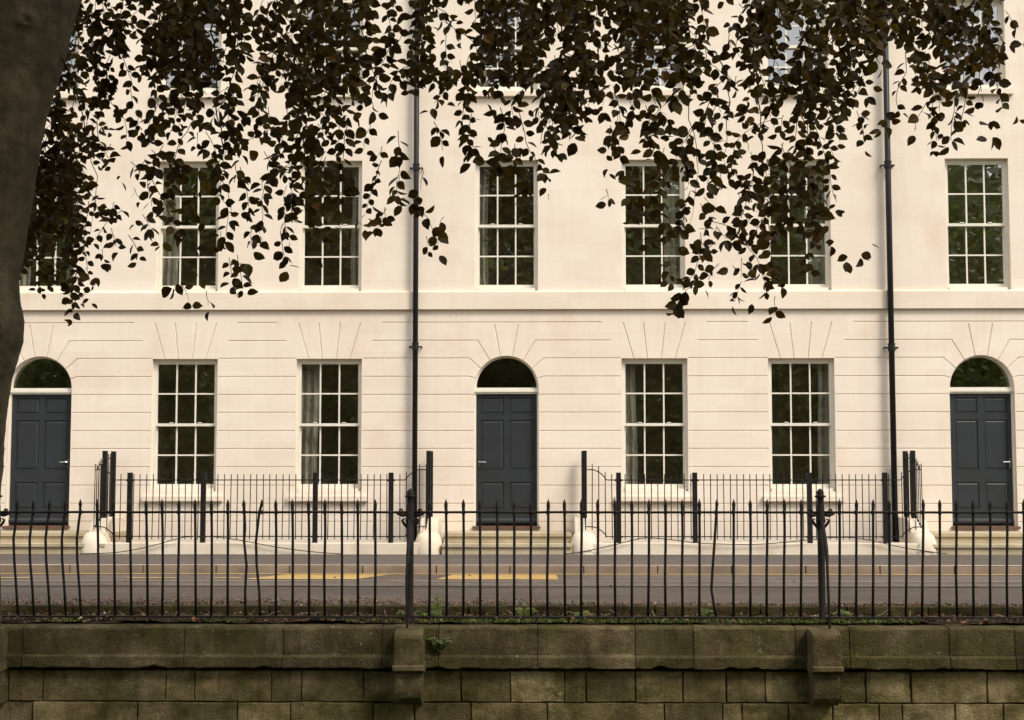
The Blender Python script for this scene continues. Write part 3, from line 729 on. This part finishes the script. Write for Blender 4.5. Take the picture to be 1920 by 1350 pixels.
for p in bars:
    # (y photo, x offset in photo px) kinks of this bar
    j = rr_.uniform(-1, 1)
    if p == 489: k = [(937, 2), (962, -3), (1015, -9), (1060, -8), (1110, -3), (1156, -1)]
    elif p == 1343: k = [(937, 1), (962, 0), (1015, -3), (1070, -7), (1105, -9), (1125, -6), (1156, -1)]
    elif p == 457.5: k = [(937, 0), (990, 2), (1015, 20 - 20), (1060, 5), (1110, 2), (1156, 3)]
    elif 20 < p < 160: k = [(937, 0), (962, -1), (985, -4), (1010, -7), (1050, -6), (1100, -2), (1156, 1)]
    elif 160 < p < 300: k = [(937, 0), (1000, 1), (1050, 2), (1156, 3)]
    else: k = [(937, j), (1000, j * .5 + .5), (1080, rr_.uniform(-1, 1)), (1156, rr_.uniform(-.8, .8))]
    pts = []
    for py, dx in k:
        v = at(p + dx, py, YR); v.y = YR + rr_.uniform(-.006, .006); pts.append(v)
    pts[0].z -= .030
    tip = pts[0] + Vector((0, 0, .038)); sh = pts[0] + (pts[1] - pts[0]) * .30
    r0 = .0118
    mb = MB(); mb.tube([tip, pts[0] + Vector((0, 0, .004)), pts[0] - Vector((0, 0, .012)), sh] + pts[1:], [.001, .0135, .0165, r0] + [r0] * (len(pts) - 1), 8)
    v = at(p, 962, YR); mb.tube([(v.x + .0, YR, ztr - .018), (v.x, YR, ztr + .018)], .0155, 8)
    mb.build('bar', 'old_iron', rl, True)
for a, b in zip((-400, posts[0], posts[1], posts[2]), (posts[0], posts[1], posts[2], 2330)):
    xa, xb = RXp(a).x, RXp(b).x
    n_ = 24; pts = [(xa + (xb - xa) * i / n_, YR, ztr + .004 * noise.noise(Vector((xa + i * .4, 1, 0)))) for i in range(n_ + 1)]
    MB().tube(pts, .0105, 8).build('top_rail', 'old_iron', rl, True)
    MB().box(xa + .02, xb - .02, YR - .026, YR + .026, zbr - .013, zbr + .004).build('bottom_rail', 'old_iron', rl, bevel=.003)
for a in (200, 385, 590, 980, 1155, 1310, 1660, 1745):      # little feet leaded into the coping
    v = at(a, 1165, YR); MB().box(v.x - .04, v.x + .04, YR - .035, YR + .035, -.20, zbr - .0135).build('rail_foot', 'old_iron', rl, bevel=.006)
for p in posts:
    v = at(p, 1050, YR); x = v.x; zt = at(960, 916, YR).z; ps = MB()
    s = .031
    ps.lathe(x, YR, [(.044, -.17), (.044, -.07), (.036, -.06), (s, -.04), (s, .55), (.034, ztr - .10)], 12)
    ps.lathe(x, YR, [(.034, ztr - .10), (.042, ztr - .085), (.043, ztr - .06), (.035, ztr - .03), (.034, ztr + .05), (.030, ztr + .07), (.030, zt - .085), (.038, zt - .075), (.040, zt - .062), (.030, zt - .055),
                     (.032, zt - .045), (.031, zt - .025), (.018, zt - .008), (.004, zt)], 12)
    po = ps.build('post', 'old_iron', rl, True)
    sc = MB()
    for sgn in (-1, 1):          # scrolled brackets hugging the rail
        sc.tube([(x + sgn * .02, YR, ztr - .02), (x + sgn * .07, YR, ztr - .026), (x + sgn * .11, YR, ztr - .012), (x + sgn * .13, YR, ztr)], [.013, .016, .013, .006], 8)
        sc.tube([(x + sgn * (.085 + .012 * math.cos(a)), YR - .004, ztr + .014 + .012 * math.sin(a)) for a in [i * .7 for i in range(10)]], .009, 6)
        sc.tube([(x + sgn * .025, YR, ztr - .14), (x + sgn * .06, YR, ztr - .095), (x + sgn * .072, YR, ztr - .07), (x + sgn * .05, YR, ztr - .055)], [.010, .013, .011, .006], 8)
        sc.tube([(x + sgn * .04, YR, zt - .068), (x + sgn * .05, YR, zt - .068)], [.011, .004], 6)
    sc.build('scroll_bracket', 'old_iron', po, True)
    st_ = []; 
    for k in range(17):
        t = k / 16; st_.append((x + .004 * math.sin(t * 9), YR - .035 - .27 * (1 - (1 - min(1, t * 1.6)) ** 2.2), ztr - .07 - t * (ztr - .07 + .15)))
    MB().tube(st_, [.017] * 6 + [.012] * 11, 8).build('stay', 'old_iron', rl, True)

# ------------------------------------------------------------------ foliage helpers
def leaf(mb, p, d, n, L, W_, fold=.25, tint=.5, simple_=False):
    """one leaf blade from p along d, normal n"""
    s = d.cross(n).normalized(); n = s.cross(d).normalized(); b = len(mb.v); mb.cur = tint
    if simple_:
        for a, c in ((0, 0), (.45, .5), (1, 0), (.45, -.5)): mb.v.append(tuple(p + d * (L * a) + s * (W_ * c)))
        mb.face(b, b + 1, b + 2, b + 3); return
    pr = [(.0, 0), (.14, .30), (.40, .5), (.68, .42), (.88, .17)]
    sag = -.16
    mid = [p + d * (L * t) + n * (sag * L * t * t) for t, _ in pr] + [p + d * L + n * sag * L * 1.1]
    for q in mid: mb.v.append(tuple(q))
    for sg in (1, -1):
        for t, w in pr[1:]: mb.v.append(tuple(p + d * (L * t) + n * (sag * L * t * t + fold * w * W_) + s * (sg * w * W_)))
    for sg, o in ((1, 6), (-1, 10)):
        q = [(b, b + o, b + 1)] + [(b + 1 + i, b + o + i, b + o + 1 + i, b + 2 + i) for i in range(3)] + [(b + 4, b + o + 3, b + 5)]
        for f in q: mb.face(*(f if sg > 0 else f[::-1]))

# density of the hanging foliage on a grid of 40 photo px, read off the photograph
GRID = """
6666876899767888765856888999889977758968999988984
6657886899966888787853888889758998549868999987873
6665686689996678876367636777888488775687788775578
7776776579996678996466788767689868876557799864586
7777774677687678877734235345898353544668874037455
7778542377656747786420035256694476554365576533633
7888734654566778754100333457515465664344653053314
7798434742642668555403004365600335565577741000000
7899431454256566454541000041000145465568763000000
7998535542244555324440000021003353544586862000000
7998453638244645534333000000000142446587510000000
5877643311411053201123000000030026555543210000000
3666210003510021000010000000000330534541023000000
1235200031142000000000000000000430514434000000000
0115120021000000000000000000000202024410000000000
0001000000000000000000000000000000000000000000000
""".strip().split('\n')
rowsL = [  # cleaned transcription, 48 columns
 [9,9,9,9,8,7,6,8,9,9,7,6,7,8,8,8, 7,6,6,8,5,5,8,8,8,9,9,8,8,9,9,9, 7,4,5,8,9,7,8,9,9,9,8,8,9,8,7,1],
 [9,9,9,5,7,8,6,9,9,9,6,6,8,8,8,7, 7,5,5,8,3,3,8,8,8,8,9,7,5,9,9,9, 6,2,4,9,8,7,8,9,9,9,7,8,8,8,8,2],
 [9,9,8,6,8,6,6,8,9,9,6,6,7,8,8,7, 6,3,6,7,6,3,6,7,7,8,8,8,4,8,7,8, 7,5,6,8,7,7,8,8,7,5,5,7,7,8,8,3],
 [9,9,8,7,6,6,5,7,9,9,5,4,7,8,9,9, 6,4,6,8,8,7,6,7,6,8,9,8,6,8,8,7, 7,5,5,7,7,9,9,8,6,1,5,8,6,7,4,0],
 [9,8,7,7,7,5,3,6,6,7,6,5,7,8,8,7, 7,3,4,2,3,5,3,4,5,8,9,8,3,5,3,5, 5,4,4,6,6,8,8,7,4,0,3,7,4,5,4,0],
 [9,8,8,7,5,4,3,7,6,5,6,4,7,7,8,6, 6,2,0,0,3,5,2,5,6,6,9,4,4,7,6,5, 5,4,3,6,5,5,7,6,5,3,3,6,3,3,4,1],
 [9,8,8,8,7,3,4,6,5,5,6,5,7,7,8,7, 5,4,1,0,3,3,4,5,4,7,5,1,5,4,6,5, 6,6,4,3,4,4,6,5,3,2,0,5,3,1,3,0],
 [9,8,9,8,4,3,4,7,4,3,6,4,6,6,8,5, 5,5,3,0,0,4,3,6,5,6,0,0,3,3,5,5, 5,6,5,6,5,7,7,4,1,0,0,0,0,0,0,0],
 [8,8,9,9,4,1,4,5,4,2,5,6,5,6,6,5, 4,5,4,1,0,0,0,1,4,1,0,0,1,4,5,4, 6,5,5,6,8,7,6,3,0,0,0,0,0,0,0,0],
 [7,9,9,8,5,3,5,5,2,2,4,4,4,7,5,4, 2,4,4,4,0,0,0,0,2,1,0,0,3,3,5,3, 5,4,4,6,8,6,6,2,0,0,0,0,0,0,0,0],
 [7,9,9,8,5,4,6,2,3,2,4,3,4,6,5,5, 3,4,2,3,3,0,0,0,0,0,0,0,0,1,4,2, 4,4,6,5,8,7,5,1,0,0,0,0,0,0,0,0],
 [5,8,7,7,6,4,4,2,1,1,4,1,1,5,2,3, 0,0,0,2,3,0,0,0,0,0,0,0,0,0,3,2, 6,5,5,5,5,4,2,2,1,0,0,0,0,0,0,0],
 [3,6,6,6,3,1,1,0,0,1,3,5,0,2,1,0, 0,0,0,0,1,0,0,0,0,0,0,0,0,0,0,3, 5,3,4,4,5,3,0,2,3,0,0,0,0,0,0,0],
 [1,2,3,5,2,0,0,0,3,1,1,4,0,0,0,0, 0,0,0,0,0,0,0,0,0,0,0,0,0,0,0,4, 5,1,4,4,3,0,0,0,0,0,0,0,0,0,0,0],
 [0,0,0,5,1,0,0,0,2,1,0,0,0,0,0,0, 0,0,0,0,0,0,0,0,0,0,0,0,0,0,0,2, 2,0,2,1,3,0,0,0,0,0,0,0,0,0,0,0]]
rowsL = rowsL
A_EFF = 150.0
quota = {}
for j, row in enumerate(rowsL):
    for i, d in enumerate(row):
        if d == 0: continue
        c = min(.965, .02 + d * .103); quota[(i, j)] = -math.log(1 - c) * 1600 / A_EFF * (1.22 if d >= 8 else 1.1 if d >= 6 else .95) * (1.5 if i < 6 else 1)
for i in range(48):                                       # continue above the frame
    d = rowsL[0][i]; c = min(.96, .05 + d * .1)
    for j in (-1, -2): quota[(i, j)] = -math.log(1 - c) * 1600 / A_EFF
for j in range(-2, 9):                                    # and a little past the left and right edges
    for i in (-3, -2, -1): quota[(i, j)] = 6
for j in range(-2, 4):
    for i in (48, 49, 50): quota[(i, j)] = 3
tree = tag(empty('beech_tree'), 'big copper beech with dark hanging leaves, its trunk at the left edge', 'tree')
lv = MB(); tw = MB(); lr = random.Random(5)
keys = list(quota)
def depth(px): return 8.3 + .9 * noise.noise(Vector((px / 170., 3.3, 0)))
total = sum(quota.values()); placed = 0; tries = 0
while tries < 10000:
    tries += 1
    live = [k for k in keys if quota[k] > .6]
    if not live: break
    ws = [quota[k] for k in live]
    k = lr.choices(live, ws)[0]
    x = (k[0] + lr.random()) * 40; y = (k[1] + lr.random()) * 40
    # climb to where this twig leaves a thicker one
    back = lr.uniform(20, 120); yy = y
    while back > 0 and quota.get((int(x // 40), int((yy - 15) // 40)), None) is not None: yy -= 15; back -= 15
    y = yy; ang = lr.gauss(0, .5); Y = depth(x) + lr.uniform(-.9, .9); Y = max(Y, 8.05) if x < 260 else Y; path = []; side = lr.choice((-1, 1)); miss = 0; first = 99; last = 0
    jx, jy = lr.uniform(-11, 11), lr.uniform(-11, 11); steps = lr.randint(9, 24); sc_ = lr.uniform(.85, 1.2)
    for s_ in range(steps):
        path.append((x, y, Y)); ang = ang * .9 + lr.gauss(0, .22)
        x += math.sin(ang) * 9.5; y += math.cos(ang) * 9.5; Y += lr.gauss(0, .02)
        kk = (int((x + jx) // 40), int((y + jy) // 40)); q_ = quota.get(kk, -1)
        if q_ <= .05:
            miss += 1
            if miss > 2 or q_ < 0: break
            continue
        miss = 0
        if q_ < 1 and lr.random() > q_: continue
        quota[kk] -= 1; placed += 1; side = -side; first = min(first, len(path) - 1); last = len(path)
        a = (ang + side * lr.uniform(.6, 1.65)) * .95
        P = at(x, y, Y); mpp = Y / F
        L = lr.triangular(13, 27, 20) * mpp * sc_ * (.82 if x < 250 else 1); Wd = L * lr.uniform(.60, .80)
        dz = lr.gauss(0, .5)
        d = Vector((math.sin(a), dz, -math.cos(a) - .22)).normalized()
        n_ = Vector((0, -1, .25)); n_ = Matrix.Rotation(lr.gauss(0, .85), 3, d) @ n_
        pet = P + d * (L * .12)
        if lr.random() < .35 and quota[kk] > .5:
            quota[kk] -= 1; placed += 1; a2 = a + side * lr.uniform(-1.1, -.4); d2 = Vector((math.sin(a2), dz + lr.gauss(0, .4), -math.cos(a2) - .2)).normalized()
            leaf(lv, P + d2 * (L * .1), d2, (Matrix.Rotation(lr.gauss(0, .8), 3, d2) @ Vector((0, -1, .25))).normalized(), L * lr.uniform(.7, 1.05), Wd * lr.uniform(.7, 1), lr.uniform(0, .6), lr.uniform(.15, .75))
        leaf(lv, pet, d, n_.normalized(), L, Wd, lr.choice((lr.uniform(.0, .3), lr.uniform(.2, .8))), min(1, max(0, lr.gauss(.45, .22) + .25 * noise.noise(Vector((x / 90, y / 90, 7))))))
    path = path[max(0, first - 1):last]
    if len(path) > 2:
        pts = [at(*p) for p in path]; m_ = len(pts)
        tw.tube(pts[::2] if m_ > 5 else pts, [.0022 - .0015 * i / m_ for i in range(len(pts[::2]) if m_ > 5 else m_)], 4, False)
print('hanging leaves', placed, 'twigs', tries, 'left', round(sum(quota.values())))
nl, nf = len(lv.v), len(lv.f)
fo = MB(); fo.v = lv.v + tw.v; fo.f = lv.f + [tuple(i + nl for i in f) for f in tw.f]; fo.t = lv.t + tw.t
fo = fo.build('foliage', 'copper_leaf', tree); fo.data.materials.append(M['twig'])
fo.data.polygons.foreach_set('material_index', [0] * nf + [1] * (len(fo.data.polygons) - nf))
# visible small branches
bl = MB()
for pts, r0, Y in (([(395, -160), (405, -60), (440, 10), (480, 60), (520, 105), (560, 160), (580, 260)], .016, 8.4), ([(380, -160), (390, -40), (398, 60), (404, 160), (414, 260), (420, 340), (440, 410)], .012, 8.0),
                   ([(300, -120), (298, 0), (302, 90), (304, 190)], .010, 8.6), ([(1270, -150), (1275, 0), (1290, 70), (1340, 100), (1368, 150), (1362, 240), (1355, 330)], .011, 8.2),
                   ([(1400, -140), (1418, 20), (1412, 100), (1424, 200), (1428, 290), (1450, 400)], .012, 8.6), ([(640, -120), (660, 0), (690, 110), (720, 200)], .009, 8.7),
                   ([(1500, -140), (1560, -20), (1640, 30), (1760, 20), (1830, 60), (1845, 200)], .014, 8.3), ([(900, -130), (960, -20), (1000, 80), (1030, 190), (1010, 290)], .013, 8.1),
                   ([(60, -60), (110, 90), (150, 200), (180, 330), (170, 460)], .009, 7.6), ([(1300, 90), (1290, 200), (1310, 320), (1290, 450)], .006, 8.2)):
    q_ = []
    for (a, b), (c, d) in zip(pts, pts[1:]):
        for k in range(5): t = k / 5; q_.append(at(a + (c - a) * t + lr.uniform(-3.5, 3.5), b + (d - b) * t, Y + .05 * noise.noise(Vector((b / 60, a, t)))))
    MB().tube(q_, [r0 * .62 * (1 - .85 * i / len(q_)) for i in range(len(q_))], 6).build('branch', 'twig', tree, True)
# big limbs above the picture that carry the curtain of twigs
T0 = at(60, -60, 7.6)
limbs = [[(T0.x, 7.6, T0.z), (-1.6, 7.9, 4.6), (-.3, 8.2, 5.0), (1.6, 8.4, 5.1), (3.6, 8.5, 4.9)], [(T0.x, 7.6, T0.z), (-2.2, 8.6, 5.2), (-.6, 9.6, 6.2), (1.5, 10.2, 6.8)],
         [(T0.x - .3, 7.5, T0.z + .3), (-3.2, 6.2, 6.2), (-2, 3.5, 7.5), (0, .5, 8)], [(T0.x - .3, 7.5, T0.z + .3), (-4.2, 8.5, 6.8), (-6, 9.5, 7.6)]]
for l in limbs: bl.tube(l, [.15 * (1 - .8 * i / len(l)) for i in range(len(l))], 8)
bl.build('limbs', 'bark', tree, True)
# trunk: right edge measured on the photograph
edge = [(-260, 60, .36), (-130, 195, .42), (-60, 165, .39), (0, 142, .365), (50, 128, .35), (100, 115, .34), (160, 98, .335), (230, 80, .33), (310, 65, .33), (400, 49, .33), (470, 37, .325), (520, 28, .32), (560, 30, .32), (600, 37, .325),
        (640, 34, .325), (675, 22, .32), (710, 10, .315), (770, 2, .31), (850, -2, .31), (950, -4, .31), (1060, -6, .32), (1180, -9, .33), (1350, -18, .37), (1600, 10, .44), (1800, 60, .56)]
tk = MB(); YT = 7.6; nseg = 128; rings = 0
EP = []
for a, b in zip(edge, edge[1:]):
    for k in range(9): t = k / 9; EP.append(tuple(a[i] + (b[i] - a[i]) * t for i in range(3)))
def on_bark(px_, py_):
    e = [x_ for x_ in EP if x_[0] <= py_][-1]; c = at(px_, py_, YT); cx = at(e[1], py_, YT).x - e[2]; dx = c.x - cx
    return Vector((c.x, YT - math.sqrt(max(.001, e[2] ** 2 - dx * dx)), c.z))
SC = [(on_bark(82, 66), .085, .040), (on_bark(4, 82), .08, .03), (on_bark(40, 262), .11, .016), (on_bark(12, 618), .10, .045), (on_bark(20, 400), .05, .010), (on_bark(8, 880), .07, .016)]
for py, ex, r in EP:
    p = at(ex, py, YT); cx = p.x - r
    for i in range(nseg):
        a = 2 * math.pi * i / nseg
        nn = .014 * noise.noise(Vector((math.cos(a) * 2, math.sin(a) * 2, p.z * 1.5))) + .006 * noise.noise(Vector((math.cos(a) * 7, math.sin(a) * 7, p.z * 6)))
        rr2 = r + nn
        q0 = Vector((cx + rr2 * math.cos(a), YT + rr2 * math.sin(a), p.z))
        for c_, R_, h_ in SC:          # branch scars: a swollen collar round a sunken eye, with wrinkles
            v_ = q0 - c_; v_.z *= 1.35; dd_ = v_.length
            if dd_ < R_ * 2: rr2 += h_ * (math.exp(-(dd_ / (R_ * .62)) ** 2) - 1.25 * math.exp(-(dd_ / (R_ * .25)) ** 2)) + .004 * math.cos(dd_ * 330) * math.exp(-(dd_ / R_) ** 2)
        rr2 += .0035 * noise.noise(Vector((a * 3, p.z * 26, 5)))
        tk.v.append((cx + rr2 * math.cos(a), YT + rr2 * math.sin(a), p.z))
    rings += 1
for k in range(rings - 1):
    for i in range(nseg): ii = (i + 1) % nseg; tk.face(k * nseg + i, k * nseg + ii, (k + 1) * nseg + ii, (k + 1) * nseg + i)
tk.build('trunk', 'bark', tree, True)
def ring_scar(px, py, r, tilt=0):
    c = at(px, py, YT); 
    # sit on the bark surface
    e = [x_ for x_ in EP if x_[0] <= py][-1]; cx = at(e[1], py, YT).x - e[2]; dx = c.x - cx; yy = YT - math.sqrt(max(.001, e[2] ** 2 - dx * dx))
    c = at(px, py, yy + .005); q = MB()
    for k, rr3 in enumerate((r, r * .62)):
        pts = [(c.x + rr3 * 1.25 * math.cos(a), c.y + .25 * rr3 * abs(math.cos(a)), c.z + rr3 * .8 * math.sin(a) + .0) for a in [i * math.pi / 9 for i in range(19)]]
        q.tube(pts, .007 - .003 * k, 6)
    q.build('knot', 'bark', tree, True)

# crown above and around the camera: what keeps the wall and railings in shade
cr = MB(); cr_r = random.Random(9)
cl = [(cr_r.uniform(-11, 4.8), cr_r.uniform(-6, 10.3), cr_r.uniform(0, 1) ** 1.3) for _ in range(430)]
for (cx, cy, h_) in cl:
    if cy > 4 and cx > 2.4: continue
    zlow = 1.19 + .36 * max(cy, 0) + 1.0; cz = max(zlow + .6, 4.6) + h_ * 11; rad = cr_r.uniform(.7, 1.3)
    for _ in range(60):
        d = Vector((cr_r.gauss(0, .5), cr_r.gauss(0, .5), cr_r.gauss(0, .35))) * rad; P = Vector((cx, cy, cz)) + d
        if P.z < 1.19 + .345 * P.y + .25 and P.y > 0: continue
        dd = Vector((cr_r.gauss(0, 1), cr_r.gauss(0, 1), cr_r.gauss(-.3, .5))).normalized(); nn = Vector((cr_r.gauss(0, .5), cr_r.gauss(0, .5), 1)).normalized()
        leaf(cr, P, dd, nn, cr_r.uniform(.16, .28), cr_r.uniform(.11, .18), .1, min(1, max(0, cr_r.gauss(.45, .25))), True)
for _ in range(170):              # its high crown
    cx, cy, cz = cr_r.uniform(-10, 3.2), cr_r.uniform(-9, 2), cr_r.uniform(10, 18)
    for _k in range(50):
        P = Vector((cx + cr_r.gauss(0, .7), cy + cr_r.gauss(0, .7), cz + cr_r.gauss(0, .6)))
        dd = Vector((cr_r.gauss(0, 1), cr_r.gauss(0, 1), cr_r.gauss(-.3, .5))).normalized(); nn = Vector((cr_r.gauss(0, .6), cr_r.gauss(0, .8), .7)).normalized()
        leaf(cr, P, dd, nn, cr_r.uniform(.22, .42), cr_r.uniform(.16, .30), .1, min(1, max(0, cr_r.gauss(.45, .25))), True)
cr.build('crown', 'copper_leaf', tree)

# ------------------------------------------------------------------ the park's trees across the way (seen mirrored in the panes)
pk = MB(); pr = random.Random(31)
for t in range(26):
    cx = -34 + t * 2.7 + pr.uniform(-1, 1); cy = pr.uniform(-27, -19); H = pr.uniform(13.0, 16.0) * (1 if cx > -6 else 1.12); rad = pr.uniform(2.6, 3.8)
    pk.cur = .1; pk.tube([(cx, cy, ZPARK), (cx, cy, H * .6)], [.35, .15], 6)
    for c in range(60):
        u = pr.random(); zc = ZPARK + 1.5 + (H - 1.5) * u; rr4 = rad * math.sin(math.pi * min(.98, .12 + .85 * u)) ** .6; a = pr.uniform(0, 6.3); q_ = rr4 * math.sqrt(pr.random())
        C = Vector((cx + q_ * math.cos(a), cy + q_ * math.sin(a), zc)); base = pr.uniform(.1, .8)
        for _ in range(42):
            P = C + Vector((pr.gauss(0, .55), pr.gauss(0, .55), pr.gauss(0, .45)))
            if P.z > H + .8: continue
            dd = Vector((pr.gauss(0, 1), pr.gauss(0, 1), pr.gauss(-.2, .5))).normalized(); nn = Vector((pr.gauss(0, .7), pr.gauss(0, .7), 1)).normalized()
            leaf(pk, P, dd, nn, pr.uniform(.22, .42), pr.uniform(.16, .3), 0, min(1, max(0, base + pr.gauss(0, .2))), True)
for _ in range(34000):            # the deeper wood behind the first trees
    x = pr.uniform(-42, 42); y = pr.uniform(-38, -27); top = 17.8 + 1.6 * noise.noise(Vector((x * .12, 4, 0))) + 1.2 * noise.noise(Vector((x * .45, 9, 0))) + (3 if x < -3 else 0)
    z = ZPARK + (top - ZPARK) * pr.random(); base = .45 + .5 * noise.noise(Vector((x * .5, y * .3, z * .5)))
    dd = Vector((pr.gauss(0, 1), pr.gauss(0, .5), pr.gauss(-.2, .5))).normalized(); nn = Vector((pr.gauss(0, .5), pr.gauss(.8, .4), .6)).normalized()
    leaf(pk, Vector((x, y, z)), dd, nn, pr.uniform(.6, 1.2), pr.uniform(.45, .85), 0, min(1, max(0, base + pr.gauss(0, .15))), True)
for _ in range(9000):             # and the dark mass behind that
    x = pr.uniform(-55, 55); y = pr.uniform(-47, -42); top = 19.5 + 1.6 * noise.noise(Vector((x * .2, 14, 0))); z = ZPARK + (top - ZPARK) * pr.random()
    dd = Vector((pr.gauss(0, 1), pr.gauss(0, .4), pr.gauss(-.2, .6))).normalized(); nn = Vector((pr.gauss(0, .4), pr.gauss(.9, .3), .5)).normalized()
    leaf(pk, Vector((x, y, z)), dd, nn, pr.uniform(1.3, 2.3), pr.uniform(1.1, 1.8), 0, min(1, max(0, .4 + pr.gauss(0, .15))), True)
tag(pk.build('park_woodland', 'park_leaf'), 'green park trees across from the houses, mirrored in the window panes', None, None, 'stuff')

# ------------------------------------------------------------------ litter, moss, weeds
lt = MB(); r = random.Random(77)
def flat_leaf(mb, x, y, z, L, lift=.35):
    a = r.uniform(0, 6.3); d = Vector((math.cos(a), math.sin(a), r.gauss(0, lift))).normalized(); n_ = Vector((r.gauss(0, .45), r.gauss(0, .45), 1)).normalized()
    leaf(mb, Vector((x, y, z)), d, n_, L, L * r.uniform(.45, .7), r.uniform(-.3, .5), min(1, max(0, r.gauss(.45, .27))), False)
for _ in range(3200):
    x = r.uniform(-5.2, 5.2); y = YCP + .10 + r.random() ** 1.2 * (YN - YCP - .18); flat_leaf(lt, x, y, zt_ + .038 + r.uniform(0, .03), r.uniform(.014, .042))
for _ in range(10000):            # blown against the far edge of the road
    x = r.uniform(-6, 6); dens_ = noise.noise(Vector((x * .5, 2, 0))) * .5 + .75 - .05 * x
    if r.random() > dens_: continue
    y = YN + abs(r.gauss(0, .34 if x < 0 else .14)); flat_leaf(lt, x, y, .012 + r.uniform(0, .012), r.uniform(.012, .032), .2)
for _ in range(60): flat_leaf(lt, r.uniform(-7, 7), r.uniform(YN + .3, YK), .016, r.uniform(.02, .04), .1)
tag(lt.build('leaf_litter', 'litter'), 'dry brown leaves lying under the railing and along the road edge', None, None, 'stuff')
ms = MB()
def moss_patch(pxa, pxb, n_, dens_y=(YCP + .10, YR + .2)):
    for _ in range(n_):
        p = r.uniform(pxa, pxb); v = at(p, 1165, YR)
        if noise.noise(Vector((v.x * 3, 1, 5))) < r.uniform(-.5, .3): continue
        y = r.uniform(*dens_y); z = zt_ + .03
        for _k in range(3):
            d = Vector((r.gauss(0, .6), r.gauss(0, .6), r.uniform(.5, 1.3))).normalized()
            leaf(ms, Vector((v.x + r.gauss(0, .01), y, z)), d, Vector((r.gauss(0, 1), -1, .4)).normalized(), r.uniform(.012, .045), r.uniform(.006, .018), .1, min(1, max(0, r.gauss(.35, .25))), True)
for a in ((790, 1000, 900), (1000, 1440, 1500), (1440, 1720, 1300), (60, 160, 130), (380, 470, 100), (650, 760, 160)): moss_patch(*a)
tag(ms.build('ground_cover', 'weed'), 'low green moss and seedlings at the foot of the railing', None, None, 'stuff')
def weed(px, py, Y, z, h_, n_, spread, label, kindname='weed', pinn=True, tint=.6):
    q = MB(); s = MB(); v = at(px, py, Y); x = v.x; z = z if z < -.2 else zt_ + .02
    for i in range(n_):
        a = r.uniform(-1, 1); tip = Vector((x + a * spread, Y + r.uniform(-.5, .4) * spread, z + h_ * r.uniform(.6, 1))); base = Vector((x + r.uniform(-.01, .01), Y, z))
        mid = (base + tip) / 2 + Vector((0, 0, h_ * .18)); pts = [base, (base + mid) / 2 + Vector((0, 0, .01)), mid, (mid + tip) / 2 + Vector((0, 0, .02)), tip]
        s.tube(pts, [.0035, .003, .0025, .002, .001], 4, False)
        for k in range(1, 13):
            t = k / 12; seg = min(3, int(t * 4)); f = t * 4 - seg; P = pts[seg] + (pts[min(4, seg + 1)] - pts[seg]) * f; ax = (pts[min(4, seg + 1)] - pts[seg]).normalized()
            for sg in (-1, 1):
                d = (Vector((sg * .9, r.uniform(-.5, .2), .1)) + ax * .6).normalized(); L = (.034 if pinn else .030) * (1.15 - t) * r.uniform(.7, 1.2) + .008
                leaf(q, P, d, Vector((r.gauss(0, .4), -.7, .8)).normalized(), L, L * (.4 if pinn else .65), .1, min(1, max(0, r.gauss(tint, .2))), False)
    e = tag(empty('weed_plant'), label, 'plant'); q.build('foliage', 'weed', e); s.build('stems', 'weed', e); return e
weed(820, 1160, YR + .12, -.08, .24, 6, .07, 'tall feathery light green weed just right of the left railing post', tint=.85)
weed(800, 1165, YR + .02, -.08, .10, 8, .11, 'dark green leafy weed sprawling at the foot of the left post', pinn=False, tint=.3)
weed(985, 1160, YR + .2, -.08, .11, 9, .13, 'bright green leafy weed behind the bars right of the door', pinn=False, tint=.8)
weed(758, 1165, YR + .05, -.08, .09, 6, .09, 'small green weed just left of the left railing post', pinn=False, tint=.5)
weed(825, 1215, YCP - .04, at(960, 1222, YCP).z, .13, 9, .12, 'dark green fern growing out of the coping joint beside the left corbel', pinn=False, tint=.35)
weed(1590, 1160, YR + .15, -.08, .10, 5, .13, 'wispy pale weed just right of the right railing post', tint=.8)
weed(1325, 1160, YR + .2, -.08, .11, 5, .07, 'small weed at the leaning railing bar', tint=.6)
weed(1085, 1160, YR + .2, -.08, .08, 6, .10, 'low green weed behind the bars at the middle low wall end', pinn=False, tint=.6)
# twiggy dead stems in the bed
dm = MB()
for _ in range(46):
    x = r.uniform(-4.6, 4.7); y = r.uniform(YCP + .25, YN - .1); a = r.uniform(0, 3.1); L = r.uniform(.05, .16)
    dm.tube([(x, y, -.06), (x + math.cos(a) * L * .5, y + .02, -.055 + r.uniform(0, .04)), (x + math.cos(a) * L, y + math.sin(a) * .05, -.05 + r.uniform(0, .05))], .0025, 4)
tag(dm.build('dead_twigs', 'litter'), 'broken dry twigs scattered in the litter', None, None, 'stuff')
for o in S.objects:
    if '_at' in o: del o['_at']
